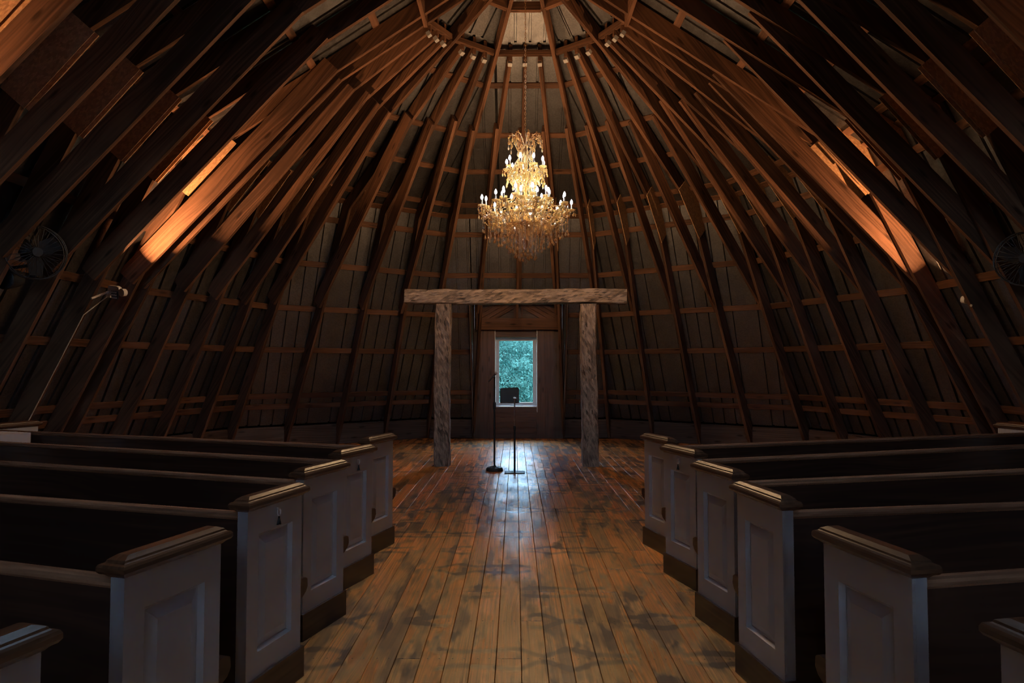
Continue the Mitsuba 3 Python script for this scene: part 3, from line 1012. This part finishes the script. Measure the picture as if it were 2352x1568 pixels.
def pew(side, k, x_front, d_front, ang, length, hook=False):
    a = math.radians(ang)
    sn = 'left' if side < 0 else 'right'
    label = f'white panelled pew with brown cap, {ORD[k]}, {sn} of the aisle'
    t = thing('pew', label, 'pew', 'church pews along the aisle')
    u = np.array([side * math.cos(a), math.sin(a), 0])
    n = np.array([-side * math.sin(a), math.cos(a), 0])
    front = np.array([x_front, d_front, 0.0])
    o = front - n * 0.40
    put('end_panel', panelled_end(o, u, n, side), 'white_paint', t)
    put('cap', cap_mesh(o, u, n), 'pew_cap_wood', t, axis=n)
    put('skirt', skirt_mesh(o, u, n), 'pew_wood', t, axis=n)
    o2 = o + u * (length - 0.0)
    put('end_panel', panelled_end(o2 + u * 0.052, -u, n, -side), 'white_paint', t)
    put('cap', cap_mesh(o2, u, n), 'pew_cap_wood', t, axis=n)
    put('skirt', skirt_mesh(o2, u, n), 'pew_wood', t, axis=n)
    # back: a board that leans a little, with a rounded rail along its top
    put('backrest', profile_sweep([(0.004, 0.10), (0.028, 0.10), (0.060, 0.45), (0.034, 0.84), (0.010, 0.84)], o, n, u, 0.052, length), 'pew_wood', t, axis=u)
    r = [(0.026 + 0.027 * math.cos(q), 0.850 + 0.020 * math.sin(q)) for q in np.linspace(0, 2 * math.pi, 14)[:-1]]
    put('top_rail', profile_sweep(r, o, n, u, 0.052, length), 'rail_wood', t, axis=u)
    seat = [(0.05, 0.405), (0.05, 0.43), (0.42, 0.455), (0.452, 0.447), (0.462, 0.425), (0.452, 0.405), (0.43, 0.395)]
    put('seat', profile_sweep(seat, o, n, u, 0.053, length - 0.001), 'pew_wood', t, axis=u)
    # the seat's end block shows in front of the end panel
    block = [(0.40, 0.36), (0.40, 0.462), (0.445, 0.462), (0.462, 0.452), (0.466, 0.415), (0.45, 0.39)]
    put('seat_end', profile_sweep(block, o, n, u, 0.004, 0.053), 'pew_wood', t, axis=u)
    put('kneel_board', profile_sweep([(0.36, 0.02), (0.38, 0.02), (0.38, 0.395), (0.36, 0.395)], o, n, u, 0.5, length - 0.5), 'pew_wood', t, axis=u)
    if hook:
        hk = o + n * 0.205 - u * 0.010
        ez = np.array([0, 0, 1.0])
        ring = [hk + ez * (0.832 + 0.016 * math.sin(q)) + n * 0.011 * math.cos(q) for q in np.linspace(0, 2 * math.pi, 13)[:-1]]
        pin = tube([hk + ez * 0.848, hk + ez * 0.85 + u * 0.012], 0.004, 6)
        h = put('bow_hook', cat([tube(ring, 0.0042, 6, closed=True), pin]), 'white_plastic', t)
        tails = []
        for sg in (-1, 1):
            tails.append(tube([hk + ez * 0.815, hk + ez * 0.80 + n * sg * 0.002, hk + ez * 0.775 + n * sg * 0.010], [0.003, 0.004, 0.005], 6))
        put('ribbon', cat(tails), 'black_cloth', h)
    return o, u, n


LEFT = [(1.46, 16.5), (2.34, 16.5), (3.22, 15.5), (4.01, 18), (4.79, 19), (5.60, 18)]
RIGHT = [(1.51, 11), (2.36, 11), (3.27, 9), (3.99, 13.5), (4.83, 17), (5.60, 16.5)]
pews = {}
for k, (d, a) in enumerate(LEFT):
    pews[-1, k] = pew(-1, k, -1.046, d, a, 4.2, hook=k in (2, 4))
for k, (d, a) in enumerate(RIGHT):
    pews[1, k] = pew(1, k, 1.098, d, a, 4.0, hook=k == 4)

# pale box standing on the fifth pew's seat, far left
o, u, n = pews[-1, 4]
bx = thing('box', 'pale grey cardboard box standing on a pew seat by the left wall', 'box')
c0 = o + u * 3.72 + n * 0.24
bm = hexa(np.array([c0 + u * a * 0.19 + n * b * 0.14 + np.array([0, 0, 0.452]) for a, b in ((-1, -1), (1, -1), (1, 1), (-1, 1))]),
          np.array([c0 + u * a * 0.19 + n * b * 0.14 + np.array([0, 0, 0.905]) for a, b in ((-1, -1), (1, -1), (1, 1), (-1, 1))]))
put('carton', bm, 'box_card', bx)
put('lid_seam', hexa(np.array([c0 + u * a * 0.012 + n * b * 0.141 + np.array([0, 0, 0.905]) for a, b in ((-1, -1), (1, -1), (1, 1), (-1, 1))]),
                     np.array([c0 + u * a * 0.012 + n * b * 0.141 + np.array([0, 0, 0.907]) for a, b in ((-1, -1), (1, -1), (1, 1), (-1, 1))])), 'white_plastic', bx)

# ------------------------------------------------------------------ microphone stand and music stand
ms = thing('microphone_stand', 'black microphone stand with round weighted base, left of the music stand', 'microphone stand')
mx, my = -0.305, 9.50
base = lathe([(0, 0), (0.118, 0), (0.123, 0.01), (0.121, 0.03), (0.105, 0.048), (0.06, 0.055), (0.03, 0.06), (0.018, 0.075), (0, 0.075)], 40, (mx, my, 0))
put('base', base, 'black_metal', ms, smooth=30)
for q in np.linspace(0, 2 * math.pi, 9)[:-1]:
    px, py = mx + 0.075 * math.cos(q), my + 0.075 * math.sin(q)
    put('base_rib', span(px - 0.012, px + 0.012, py - 0.006, py + 0.006, 0.048, 0.055), 'black_metal', ms)
put('lower_tube', tube([[mx, my, 0.07], [mx, my, 0.95]], 0.0135, 14), 'black_metal', ms, smooth=40)
put('upper_tube', tube([[mx, my, 0.93], [mx, my, 1.36]], 0.0095, 12), 'black_metal', ms, smooth=40)
put('clutch', lathe([(0, 0.88), (0.018, 0.88), (0.021, 0.89), (0.021, 0.97), (0.016, 0.985), (0, 0.985)], 18, (mx, my, 0)), 'black_metal', ms, smooth=30)
m0, m1 = np.array([mx - 0.085, my - 0.03, 1.285]), np.array([mx + 0.022, my + 0.01, 1.405])
put('clip', cat([tube([m0 * 0.35 + m1 * 0.65 - [0, 0, 0.015], m0 * 0.25 + m1 * 0.75 - [0, 0, 0.012]], 0.018, 12), tube([[mx, my, 1.35], m0 * 0.35 + m1 * 0.65], 0.009, 8)]), 'black_metal', ms, smooth=40)
mc = thing('microphone', 'black handheld microphone clipped in the microphone stand', 'microphone')
d = nrm(m1 - m0)
put('handle', tube([m0, m0 + d * 0.02, m0 + d * 0.10, m1 - d * 0.018], [0.008, 0.0095, 0.011, 0.014], 14), 'black_metal', mc, smooth=40)
hd = trimesh.creation.icosphere(2, 0.021)
hd.apply_translation(m1)
put('grille', hd, 'chrome', mc, smooth=True)

st = thing('music_stand', 'black music stand on a thin pole with a flat base, right of the microphone stand', 'music stand')
sx, sy = -0.012, 9.33
put('base', cat([box([sx + 0.0, sy, 0.006], [0.285, 0.20, 0.010])]), 'black_metal', st)
put('lower_tube', tube([[sx, sy, 0.01], [sx, sy, 0.62]], 0.0135, 14), 'black_metal', st, smooth=40)
put('upper_tube', tube([[sx, sy, 0.60], [sx, sy, 1.035]], 0.0085, 12), 'chrome', st, smooth=40)
put('collar', lathe([(0, 0.60), (0.016, 0.60), (0.018, 0.61), (0.018, 0.65), (0.014, 0.66), (0, 0.66)], 18, (sx, sy, 0)), 'black_metal', st, smooth=30)
put('pivot', cat([tube([[sx - 0.02, sy, 1.055], [sx + 0.02, sy, 1.055]], 0.014, 12), tube([[sx, sy, 1.02], [sx, sy + 0.02, 1.075]], 0.011, 10)]), 'chrome', st, smooth=40)
tilt = math.radians(20)
dx = np.array([1.0, 0, 0]); dy = np.array([0, math.sin(tilt), math.cos(tilt)]); dn = np.cross(dx, dy)
do = np.array([sx - 0.072, sy + 0.03, 1.0])
desk = cat([prism([(-0.135, 0), (0.135, 0), (0.135, 0.20), (-0.135, 0.20)], do, dx, dy, -0.002, 0.002),
            prism([(-0.135, -0.004), (0.135, -0.004), (0.135, 0.002), (-0.135, 0.002)], do, dx, dy, -0.06, 0.002)])
put('desk', desk, 'black_metal', st)
bk = thing('binder', 'dark binder lying open on the music stand', 'binder')
put('cover', prism([(-0.130, 0.004), (0.130, 0.004), (0.130, 0.212), (-0.130, 0.205)], do, dx, dy, -0.020, -0.014), 'black_cloth', bk)
put('pages', prism([(-0.124, 0.006), (0.124, 0.006), (0.124, 0.222), (-0.124, 0.212)], do - dn * 0.0, dx, dy, -0.026, -0.021), 'black_metal', bk)

# ------------------------------------------------------------------ chandelier
CX, CY = 0.125, 8.05
ch = thing('chandelier', 'large tiered crystal chandelier with lit candle bulbs hanging on a chain from the peak', 'chandelier')


def ring_at(r, z, n, ph=0.0):
    return [np.array([CX + r * math.cos(ph + 2 * math.pi * k / n), CY + r * math.sin(ph + 2 * math.pi * k / n), z]) for k in range(n)]


links = []
zc = 4.42
k = 0
while zc < 6.60:
    pts = []
    for q in np.linspace(0, 2 * math.pi, 11)[:-1]:
        a, b = 0.0085 * math.cos(q), 0.021 * math.sin(q)
        pts.append([CX + (a if k % 2 else 0), CY + (0 if k % 2 else a), zc + b])
    links.append(tube(pts, 0.0028, 5, closed=True))
    zc += 0.034
    k += 1
put('chain', cat(links), 'gold', ch, smooth=40)
put('stem', lathe([(0, 2.96), (0.012, 2.97), (0.03, 3.02), (0.05, 3.06), (0.02, 3.12), (0.016, 3.2), (0.06, 3.26), (0.075, 3.31), (0.03, 3.36), (0.018, 3.42), (0.045, 3.52), (0.05, 3.58), (0.02, 3.66),
                   (0.018, 3.76), (0.05, 3.84), (0.06, 3.90), (0.025, 3.95), (0.018, 4.05), (0.03, 4.12), (0.045, 4.17), (0.02, 4.22), (0.012, 4.30), (0.018, 4.35), (0.012, 4.39), (0.006, 4.43), (0, 4.44)], 20, (CX, CY, 0)), 'gold', ch, smooth=40)

bulb_prof = [(0, 0), (0.009, 0.001), (0.0145, 0.010), (0.0175, 0.023), (0.0165, 0.036), (0.011, 0.050), (0.0045, 0.061), (0, 0.066)]
pan_prof = [(0.006, -0.004), (0.03, -0.001), (0.045, 0.010), (0.052, 0.020), (0.049, 0.019), (0.04, 0.010), (0.02, 0.006), (0.012, 0.016), (0.012, 0.02)]
drop_am, drop_cl, bead_am, bead_cl = [], [], [], []
ICO = trimesh.creation.icosphere(0, 1.0)
OCT_V = np.array([[0, 0, 1], [1, 0, 0], [0, 1, 0], [-1, 0, 0], [0, -1, 0], [0, 0, -1.0]])


def bead(p, r, where):
    m = ICO.copy()
    m.apply_scale(r)
    m.apply_translation(p)
    where.append(m)


def drop(p, L, w, where):
    """Faceted almond pendant hanging from p."""
    q = rng.uniform(0, 3)
    n = 6
    V = [[0, 0, 0]]
    for r, z in ((0.35, -0.28), (1.0, -0.66), (0.75, -0.82)):
        for k in range(n):
            a = q + 2 * math.pi * k / n
            V.append([r * w * math.cos(a), r * w * math.sin(a), z * L])
    V.append([0, 0, -L])
    f = []
    for k in range(n):
        l = (k + 1) % n
        f += [[0, 1 + k, 1 + l]]
        for j in (0, 1):
            a, b = 1 + j * n, 1 + (j + 1) * n
            f += [[a + k, b + k, b + l], [a + k, b + l, a + l]]
        f += [[1 + 2 * n + k, 1 + 3 * n, 1 + 2 * n + l]]
    m = trimesh.Trimesh(np.array(V) + p, f, process=False)
    where.append(m)


def strand(p, q, sag, step, r, where):
    p, q = np.asarray(p, float), np.asarray(q, float)
    L = np.linalg.norm(q - p) + sag
    n = max(2, int(L / step))
    for k in range(n + 1):
        t = k / n
        bead(p + (q - p) * t - np.array([0, 0, 4 * sag * t * (1 - t)]), r, where)


def arm(hub_r, hub_z, tip_r, pan_z, phi, dip, drops=3, candle=0.085):
    c, s = math.cos(phi), math.sin(phi)
    def pt(r, z):
        return np.array([CX + r * c, CY + r * s, z])
    ctrl = []
    for t in np.linspace(0, 1, 14):
        r = hub_r + (tip_r - hub_r) * (t ** 0.9)
        z = hub_z + (pan_z - hub_z) * t - dip * math.sin(math.pi * min(1, t * 1.05)) * (1 - 0.15 * t) + 0.02 * math.sin(3 * math.pi * t)
        ctrl.append(pt(r, z))
    ctrl[-1] = pt(tip_r, pan_z - 0.004)
    a = put('arm', tube(ctrl, 0.0085, 7), 'amber_crystal', ch, smooth=60)
    o = pt(tip_r, pan_z)
    put('drip_pan', lathe(pan_prof, 14, o), 'amber_crystal', a)
    put('candle_sleeve', tube([o + [0, 0, 0.004], o + [0, 0, candle]], 0.0105, 10), 'candle', a, smooth=40)
    key = put('bulb', lathe(bulb_prof, 10, o + [0, 0, candle]), 'bulb_glass', a, smooth=True)
    scene[key]['emitter'] = {'type': 'area', 'radiance': rgb(*BULB)}
    # crystals round the pan and along the arm
    for k in range(6):
        q = phi + 2 * math.pi * k / 6
        e = o + [0.05 * math.cos(q), 0.05 * math.sin(q), 0.008]
        bead(e - [0, 0, 0.012], 0.007, bead_am)
        drop(e - [0, 0, 0.018], rng.uniform(0.045, 0.075), 0.012, drop_am if rng.random() < 0.8 else drop_cl)
    for k in (3, 6, 9):
        for b in range(2):
            bead(ctrl[k] - [0, 0, 0.012 + 0.017 * b], 0.008, bead_am)
        drop(ctrl[k] - [0, 0, 0.045], rng.uniform(0.06, 0.09), 0.015, drop_am if rng.random() < 0.7 else drop_cl)
    for k in range(0, 13, 1):
        bead(ctrl[k] + [rng.uniform(-.012, .012), rng.uniform(-.012, .012), rng.uniform(0.004, 0.022)], rng.uniform(0.008, 0.014), bead_am)
    return o


tips = {}
def tier(name, n, hub_r, hub_z, tip_r, pan_z, dip, ph, jr=0.0, jz=0.0):
    tips[name] = []
    for k in range(n):
        phi = ph + 2 * math.pi * k / n
        tips[name].append(arm(hub_r, hub_z, tip_r + (jr if k % 2 else 0), pan_z + (jz if k % 2 else 0), phi, dip))


tier('top', 9, 0.05, 3.86, 0.235, 3.945, 0.07, 0.25)
tier('middle', 9, 0.06, 3.46, 0.30, 3.565, 0.09, 0.1)
tier('lower', 18, 0.07, 3.29, 0.575, 3.435, 0.11, 0.05, -0.085, 0.035)

# swags of beads between the tips of each tier and up to the stem
for name in tips:
    pts = tips[name]
    for p, q in zip(pts, pts[1:] + pts[:1]):
        strand(p - [0, 0, 0.005], q - [0, 0, 0.005], 0.05, 0.019, 0.0075, bead_am)
    for p in pts:
        c = np.array([CX, CY, p[2]])
        strand(p, c + (p - c) * 0.25 + [0, 0, 0.16], 0.06, 0.02, 0.007, bead_am if rng.random() < 0.7 else bead_cl)
# crown
for k in range(8):
    phi = 0.2 + 2 * math.pi * k / 8
    c, s = math.cos(phi), math.sin(phi)
    pts = [np.array([CX + r * c, CY + r * s, z]) for r, z in ((0.02, 4.25), (0.06, 4.31), (0.11, 4.365), (0.165, 4.385), (0.20, 4.36), (0.215, 4.33))]
    put('crown_arm', tube(pts, 0.006, 7), 'gold', ch, smooth=60)
    for p in pts[2:]:
        bead(p + [0, 0, 0.008], 0.012, bead_am)
        bead(p - [0, 0, 0.012], 0.008, bead_am)
        drop(p - [0, 0, 0.02], rng.uniform(0.06, 0.10), 0.012, drop_am)
    strand(pts[3], [CX + 0.09 * c, CY + 0.09 * s, 4.19], 0.04, 0.02, 0.007, bead_am)
    strand(pts[5], pts[5] - [0, 0, 0.07], 0, 0.018, 0.006, bead_am)
    drop(pts[5] - [0, 0, 0.08], 0.07, 0.012, drop_cl)
for p in ring_at(0.095, 4.21, 14):
    bead(p, 0.017, bead_am)
    drop(p - [0, 0, 0.015], rng.uniform(0.07, 0.12), 0.015, drop_am if rng.random() < 0.6 else drop_cl)
# bead basket between the crown and the top tier, and the bead column below it
for k in range(22):
    phi = 2 * math.pi * k / 22
    c, s = math.cos(phi), math.sin(phi)
    for a in np.linspace(0, 1, 13):
        r = 0.05 + 0.10 * math.sin(a * 1.75)
        bead([CX + r * c, CY + r * s, 4.13 - 0.20 * a], 0.0085, bead_am if k % 3 else bead_cl)
    for a in np.linspace(0, 1, 17):
        r = 0.125 - 0.02 * math.sin(a * math.pi)
        bead([CX + r * c, CY + r * s, 3.86 - 0.34 * a], 0.0095, bead_am if k % 3 else bead_cl)
# frills of pendants under the top tier
for r, z, n, L in ((0.17, 3.86, 22, 0.08), (0.125, 3.83, 16, 0.08), (0.22, 3.88, 20, 0.07)):
    for p in ring_at(r, z, n, 0.07):
        bead(p, 0.01, bead_am)
        drop(p - [0, 0, 0.01], L * rng.uniform(0.8, 1.2), 0.014, drop_am)
for p in ring_at(0.24, 3.86, 10, 0.4):
    bead(p - [0, 0, 0.02], 0.008, bead_am)
    drop(p - [0, 0, 0.03], 0.10, 0.014, drop_am)
# nested rings of long pendants forming the pointed bottom
for r, zt, zb, n in ((0.53, 3.33, 3.17, 22), (0.46, 3.31, 3.13, 20), (0.38, 3.29, 3.08, 19), (0.30, 3.27, 3.02, 17), (0.21, 3.26, 2.95, 16), (0.13, 3.26, 2.89, 14), (0.07, 3.2, 2.87, 9)):
    tilt_ring = ring_at(r, zt, n, r * 7)
    for p in tilt_ring:
        zz = zb - 0.035 + rng.uniform(-0.035, 0.03)
        strand(p, [p[0], p[1], zz + 0.07], 0, 0.0165, 0.0068, bead_am if rng.random() < 0.65 else bead_cl)
        drop(np.array([p[0], p[1], zz + 0.062]), rng.uniform(0.055, 0.085), rng.uniform(0.013, 0.019), drop_am if rng.random() < 0.7 else drop_cl)
    for p, q in zip(tilt_ring, tilt_ring[1:] + tilt_ring[:1]):
        strand(p, q, 0.03, 0.018, 0.006, bead_am)
for k in range(420):                                             # clusters of rosettes about the arms
    r = 0.08 + 0.42 * math.sqrt(rng.random())
    phi = rng.uniform(0, 2 * math.pi)
    z = 3.30 + 0.13 * rng.random() + 0.10 * (0.5 - r)
    bead([CX + r * math.cos(phi), CY + r * math.sin(phi), z], rng.uniform(0.008, 0.017), bead_am if rng.random() < 0.75 else bead_cl)
for k in range(200):
    r = 0.05 + 0.17 * math.sqrt(rng.random())
    phi = rng.uniform(0, 2 * math.pi)
    z = 3.84 + 0.10 * rng.random()
    bead([CX + r * math.cos(phi), CY + r * math.sin(phi), z], rng.uniform(0.008, 0.014), bead_am if rng.random() < 0.75 else bead_cl)
drop(np.array([CX, CY, 2.87]), 0.11, 0.02, drop_cl)
for p in ring_at(0.035, 2.93, 6):
    drop(p, 0.07, 0.014, drop_cl)
for nm, ms_, mat, lab in (('amber_pendants', drop_am, 'amber_crystal', 'amber crystal pendants'), ('clear_pendants', drop_cl, 'clear_crystal', 'clear crystal pendants'),
                     ('amber_beads', bead_am, 'amber_crystal', 'strands of amber crystal beads'), ('clear_beads', bead_cl, 'clear_crystal', 'strands of clear crystal beads')):
    kk = put(nm, cat(ms_), mat, ch)
    labels[kk] = {'label': lab, 'kind': 'stuff'}

put('canopy', lathe([(0, 6.58), (0.03, 6.58), (0.07, 6.605), (0.075, 6.62), (0, 6.62)], 20, (CX, CY, 0)), 'gold', ch, smooth=30)
# hang it from the ridge board
hang = T().translate([0.127, 8.20, 4.496]) @ T().scale(1.019) @ T().translate([-CX, -CY, -4.44])
for kk in [k for k in scene if k.startswith('chandelier')]:
    scene[kk]['to_world'] = hang

# ------------------------------------------------------------------ black spotlights, wall fans, emergency light, cable
def on_rafter(side, y, z, inw=0.0):
    i = z / SL if z < ZK else IK + (z - ZK) / SU
    return np.array([X0 + side * (W - i - inw), y, z])


def fan(side, c, face, label):
    t = thing('wall_fan', label, 'fan')
    face = nrm(face)
    a = nrm(np.cross(face, [0, 0, 1]))
    b = np.cross(a, face)
    R = 0.26
    for dz, rr in ((0.05, R), (-0.05, R), (0.0, R + 0.004)):
        put('cage_ring', tube([c + face * dz + rr * (a * math.cos(q) + b * math.sin(q)) for q in np.linspace(0, 2 * math.pi, 33)[:-1]], 0.006, 6, closed=True), 'black_metal', t)
    wires = []
    for q in np.linspace(0, 2 * math.pi, 29)[:-1]:
        d = a * math.cos(q) + b * math.sin(q)
        wires.append(tube([c + face * 0.085 + d * 0.05, c + face * 0.085 + d * 0.16, c + face * 0.05 + d * R], 0.0025, 5))
        wires.append(tube([c - face * 0.08 + d * 0.05, c - face * 0.08 + d * 0.16, c - face * 0.05 + d * R], 0.0025, 5))
    put('cage', cat(wires), 'black_metal', t)
    for k in range(3):
        q = k * 2 * math.pi / 3 + 0.4
        d = a * math.cos(q) + b * math.sin(q)
        s = np.cross(face, d)
        V = [c + d * 0.04 - s * 0.03, c + d * 0.10 - s * 0.08 + face * 0.02, c + d * 0.22 - s * 0.07 + face * 0.02, c + d * 0.23 + s * 0.05 - face * 0.02, c + d * 0.10 + s * 0.07 - face * 0.02, c + d * 0.04 + s * 0.03]
        V = np.array(V)
        put('blade', hexa(V, V + face * 0.004), 'black_cloth', t)
    put('motor', tube([c - face * 0.20, c - face * 0.19, c - face * 0.09, c - face * 0.02], [0.05, 0.075, 0.08, 0.05], 18), 'black_metal', t, smooth=40)
    put('hub', tube([c - face * 0.02, c + face * 0.09], [0.045, 0.045], 16), 'black_metal', t, smooth=40)
    w = c - face * 0.14
    put('bracket', cat([tube([w, w - b * 0.12 - face * 0.05, w - b * 0.16 + np.array([side * 0.28, 0, 0.0])], 0.018, 10), box(w - b * 0.16 + np.array([side * 0.28, 0, 0]), [0.05, 0.12, 0.16])]), 'black_metal', t)
    return t


def spotlight(c, aim, label, power, cut, where):
    """Black can spotlight on a yoke: it is a real lamp with its own beam."""
    t = thing('spotlight', label, 'spotlight')
    d = nrm(np.asarray(aim) - c)
    put('can', tube([c - d * 0.16, c - d * 0.15, c - d * 0.03, c, c - d * 0.012], [0.045, 0.06, 0.07, 0.075, 0.066], 20), 'black_metal', t, smooth=40)
    s = nrm(np.cross(d, [0, 0, 1]))
    mid = c - d * 0.08
    put('yoke', cat([tube([mid + s * 0.078, mid + s * 0.085 - [0, 0, 0.09], where + s * 0.02], 0.007, 8), tube([mid - s * 0.078, mid - s * 0.085 - [0, 0, 0.09], where - s * 0.02], 0.007, 8)]), 'black_metal', t)
    put('clamp', box(where, [0.06, 0.06, 0.06]), 'black_metal', t)
    scene[f'{t}_lamp'] = {'type': 'spot', 'to_world': T().look_at(origin=(c + d * 0.004).tolist(), target=np.asarray(aim, float).tolist(), up=[0, 0.1, 1]),
                          'intensity': rgb(*[p * power for p in SPOT]), 'cutoff_angle': cut, 'beam_width': cut * 0.45}
    return t


fan(-1, np.array([-4.72, 6.35, 2.62]), [0.75, -0.6, -0.05], 'black caged wall fan mounted on the left wall rafters')
fan(1, np.array([4.98, 6.35, 2.55]), [-0.75, -0.6, -0.05], 'black caged wall fan mounted on the right wall rafters')


def spotlight(side, y, z, aim, power, label, inw=0.16):
    """White LED spotlight: a bent housing on a rafter, a lamp plate with nine LEDs; it is a real lamp with its own beam."""
    t = thing('led_spotlight', label, 'spotlight', None)
    where = on_rafter(side, y - 0.19, z - 0.10, 0.02)
    e0 = np.array([where[0] - side * inw, y, z])
    d = nrm(np.asarray(aim) - e0)
    ea = nrm(np.array([-side * 0.93, -0.36, -0.12]))
    en = nrm(np.array([-side * 0.25, -0.90, -0.2]) - ea * np.dot([-side * 0.25, -0.90, -0.2], ea))
    eu = np.cross(ea, en)
    if eu[2] < 0:
        eu = -eu
    def pz(poly, t0, t1):
        base = np.array([e0 + ea * a + eu * b for a, b in poly])
        return hexa(base + en * t0, base + en * t1)
    put('housing', pz([(-0.14, -0.075), (-0.07, -0.075), (-0.05, 0.0), (0.09, 0.0), (0.08, 0.055), (0.05, 0.07), (-0.09, 0.07)], -0.02, 0.02), 'white_plastic', t)
    put('lamp_head', tube([e0 + ea * 0.125 - en * 0.03, e0 + ea * 0.125 + en * 0.02, e0 + ea * 0.125 + en * 0.025], [0.042, 0.048, 0.04], 18), 'white_plastic', t, smooth=40)
    p = put('lamp_plate', pz([(-0.03, -0.085), (0.075, -0.085), (0.075, 0.012), (-0.03, 0.012)], 0.021, 0.034), 'black_cloth', t)
    for iy in range(3):
        for ix in range(3):
            m = trimesh.creation.icosphere(1, 0.011)
            m.apply_translation(e0 + ea * (-0.010 + 0.032 * ix) + eu * (-0.068 + 0.032 * iy) + en * 0.035)
            k = put('led', m, 'white_plastic', p, smooth=True)
    put('mount', tube([e0 - en * 0.01 - ea * 0.1, where], 0.012, 8), 'white_plastic', t)
    scene[f'{t}_beam'] = {'type': 'spot', 'to_world': T().look_at(origin=(e0 + d * 0.13).tolist(), target=np.asarray(aim, float).tolist(), up=[0, 0.1, 1]),
                          'intensity': rgb(*[q * power for q in SPOT]), 'cutoff_angle': 43, 'beam_width': 9, 'sampling_weight': 14.0}
    return e0


em0 = spotlight(-1, 7.70, 2.39, [-3.70, 8.18, 4.45], 0.42, 'white LED spotlight with nine round LEDs on a left wall rafter')
spotlight(1, 7.70, 2.30, [3.95, 8.18, 4.45], 0.32, 'white LED spotlight fixed behind a right wall rafter', -0.15)
spotlight(-1, 4.40, 2.39, [-3.75, 4.80, 4.55], 0.32, 'white LED spotlight on a left wall rafter, nearest the camera', -0.14)
spotlight(1, 4.40, 2.39, [4.0, 4.80, 4.55], 0.05, 'white LED spotlight on a right wall rafter, nearest the camera', -0.14)
bl = thing('speaker', 'small black round speaker hung on the left wall below the fan', 'speaker')
c = np.array([-5.02, 6.42, 2.36])
put('body', tube([c + [0, 0.12, 0.03], c + [0, 0.10, 0.03], c - [0, 0.06, 0], c - [0, 0.075, 0]], [0.05, 0.085, 0.105, 0.09], 20), 'black_metal', bl, smooth=40)
put('bracket', tube([c + [0, 0.08, 0.03], on_rafter(-1, 6.55, 2.42, 0.03)], 0.016, 8), 'black_metal', bl)

cb = thing('cable', 'thin white cable running down a rafter from the LED spotlight', 'cable')
put('cord', tube([em0 + [-0.10, 0.0, -0.06], on_rafter(-1, 7.53, 2.1, 0.012), on_rafter(-1, 7.53, 1.0, 0.012), on_rafter(-1, 7.53, 0.4, 0.012)], 0.006, 6), 'white_plastic', cb)

# ------------------------------------------------------------------ outdoors beyond the window
gnd = struct('ground_outside')
gx = np.linspace(-60, 60, 25)
gy = np.linspace(15.5, 120, 30)
G = np.array([[x, y, -4.0 + 0.0001 * (y - 15) ** 2 + 0.3 * math.sin(x * 0.2)] for y in gy for x in gx])
gf = []
for j in range(29):
    for i in range(24):
        a = j * 25 + i
        gf += [[a, a + 1, a + 26], [a, a + 26, a + 25]]
scene['ground_outside'] = mikit.ply((G, np.array(gf)), 'grass', smooth=True)


def tree(x, y, h, r, label, leaves, big=1.0):
    t = thing('tree', label, 'tree', 'trees outside the window')
    z0 = -4.2
    put('trunk', tube([[x, y, z0], [x + 0.1, y, z0 + h * 0.3], [x - 0.05, y + 0.1, z0 + h * 0.6], [x, y, z0 + h * 0.9]], [0.20, 0.16, 0.10, 0.03], 9), 'bark', t, axis=[0, 0, 1])
    g = np.random.default_rng(int(abs(x * 100) + y * 7))
    nb = 36
    cl = []
    for k in range(nb):
        a, zz = g.uniform(0, 2 * np.pi), g.uniform(0.12, 0.98)
        rr = r * math.sin(math.pi * (0.15 + zz * 0.62)) * math.sqrt(g.uniform(0.1, 1))
        cl.append([x + rr * math.cos(a), y + rr * math.sin(a), z0 + h * (0.12 + 0.88 * zz)])
    cl = np.array(cl)
    limbs = [tube([[x, y, min(c[2] - 0.3, z0 + h * 0.8)], (np.array([x, y, c[2]]) + c) / 2, c], [0.05, 0.035, 0.012], 5) for c in cl[::3]]
    put('branches', cat(limbs), 'bark', t, axis=[0, 0, 1])
    c = cl[g.integers(0, nb, leaves)] + g.normal(0, 1, (leaves, 3)) * np.array([0.62, 0.62, 0.5]) * r / 2.4
    d1 = g.normal(0, 1, (leaves, 3)); d1 /= np.linalg.norm(d1, axis=1, keepdims=True)
    d2 = np.cross(d1, g.normal(0, 1, (leaves, 3))); d2 /= np.linalg.norm(d2, axis=1, keepdims=True)
    s = g.uniform(0.05, 0.11, (leaves, 1)) * big
    v = np.stack([c - d1 * s, c + d2 * s * 0.5, c + d1 * s, c - d2 * s * 0.5], 1).reshape(-1, 3)
    k = np.arange(leaves)[:, None] * 4
    f = np.vstack([k + [0, 1, 2], k + [0, 2, 3]])
    kk = put('foliage', (v, f), 'leaf', t)
    labels[kk] = {'kind': 'stuff'}


tree(-1.3, 42.0, 10.2, 3.3, 'leafy green tree filling the left half of the window', 70000)
tree(9.6, 44.0, 9.6, 3.3, 'leafy green tree outside, to the right of the window view', 16000)
tree(3.2, 53.5, 11.2, 3.4, 'leafy green tree standing farther back, in the right half of the window', 70000)
tree(-11.0, 46.0, 9.6, 3.3, 'leafy green tree outside, to the left of the window view', 16000)
tree(0.2, 76.0, 13.0, 5.0, 'distant broad green tree closing the view through the window, behind the others', 80000, 1.9)
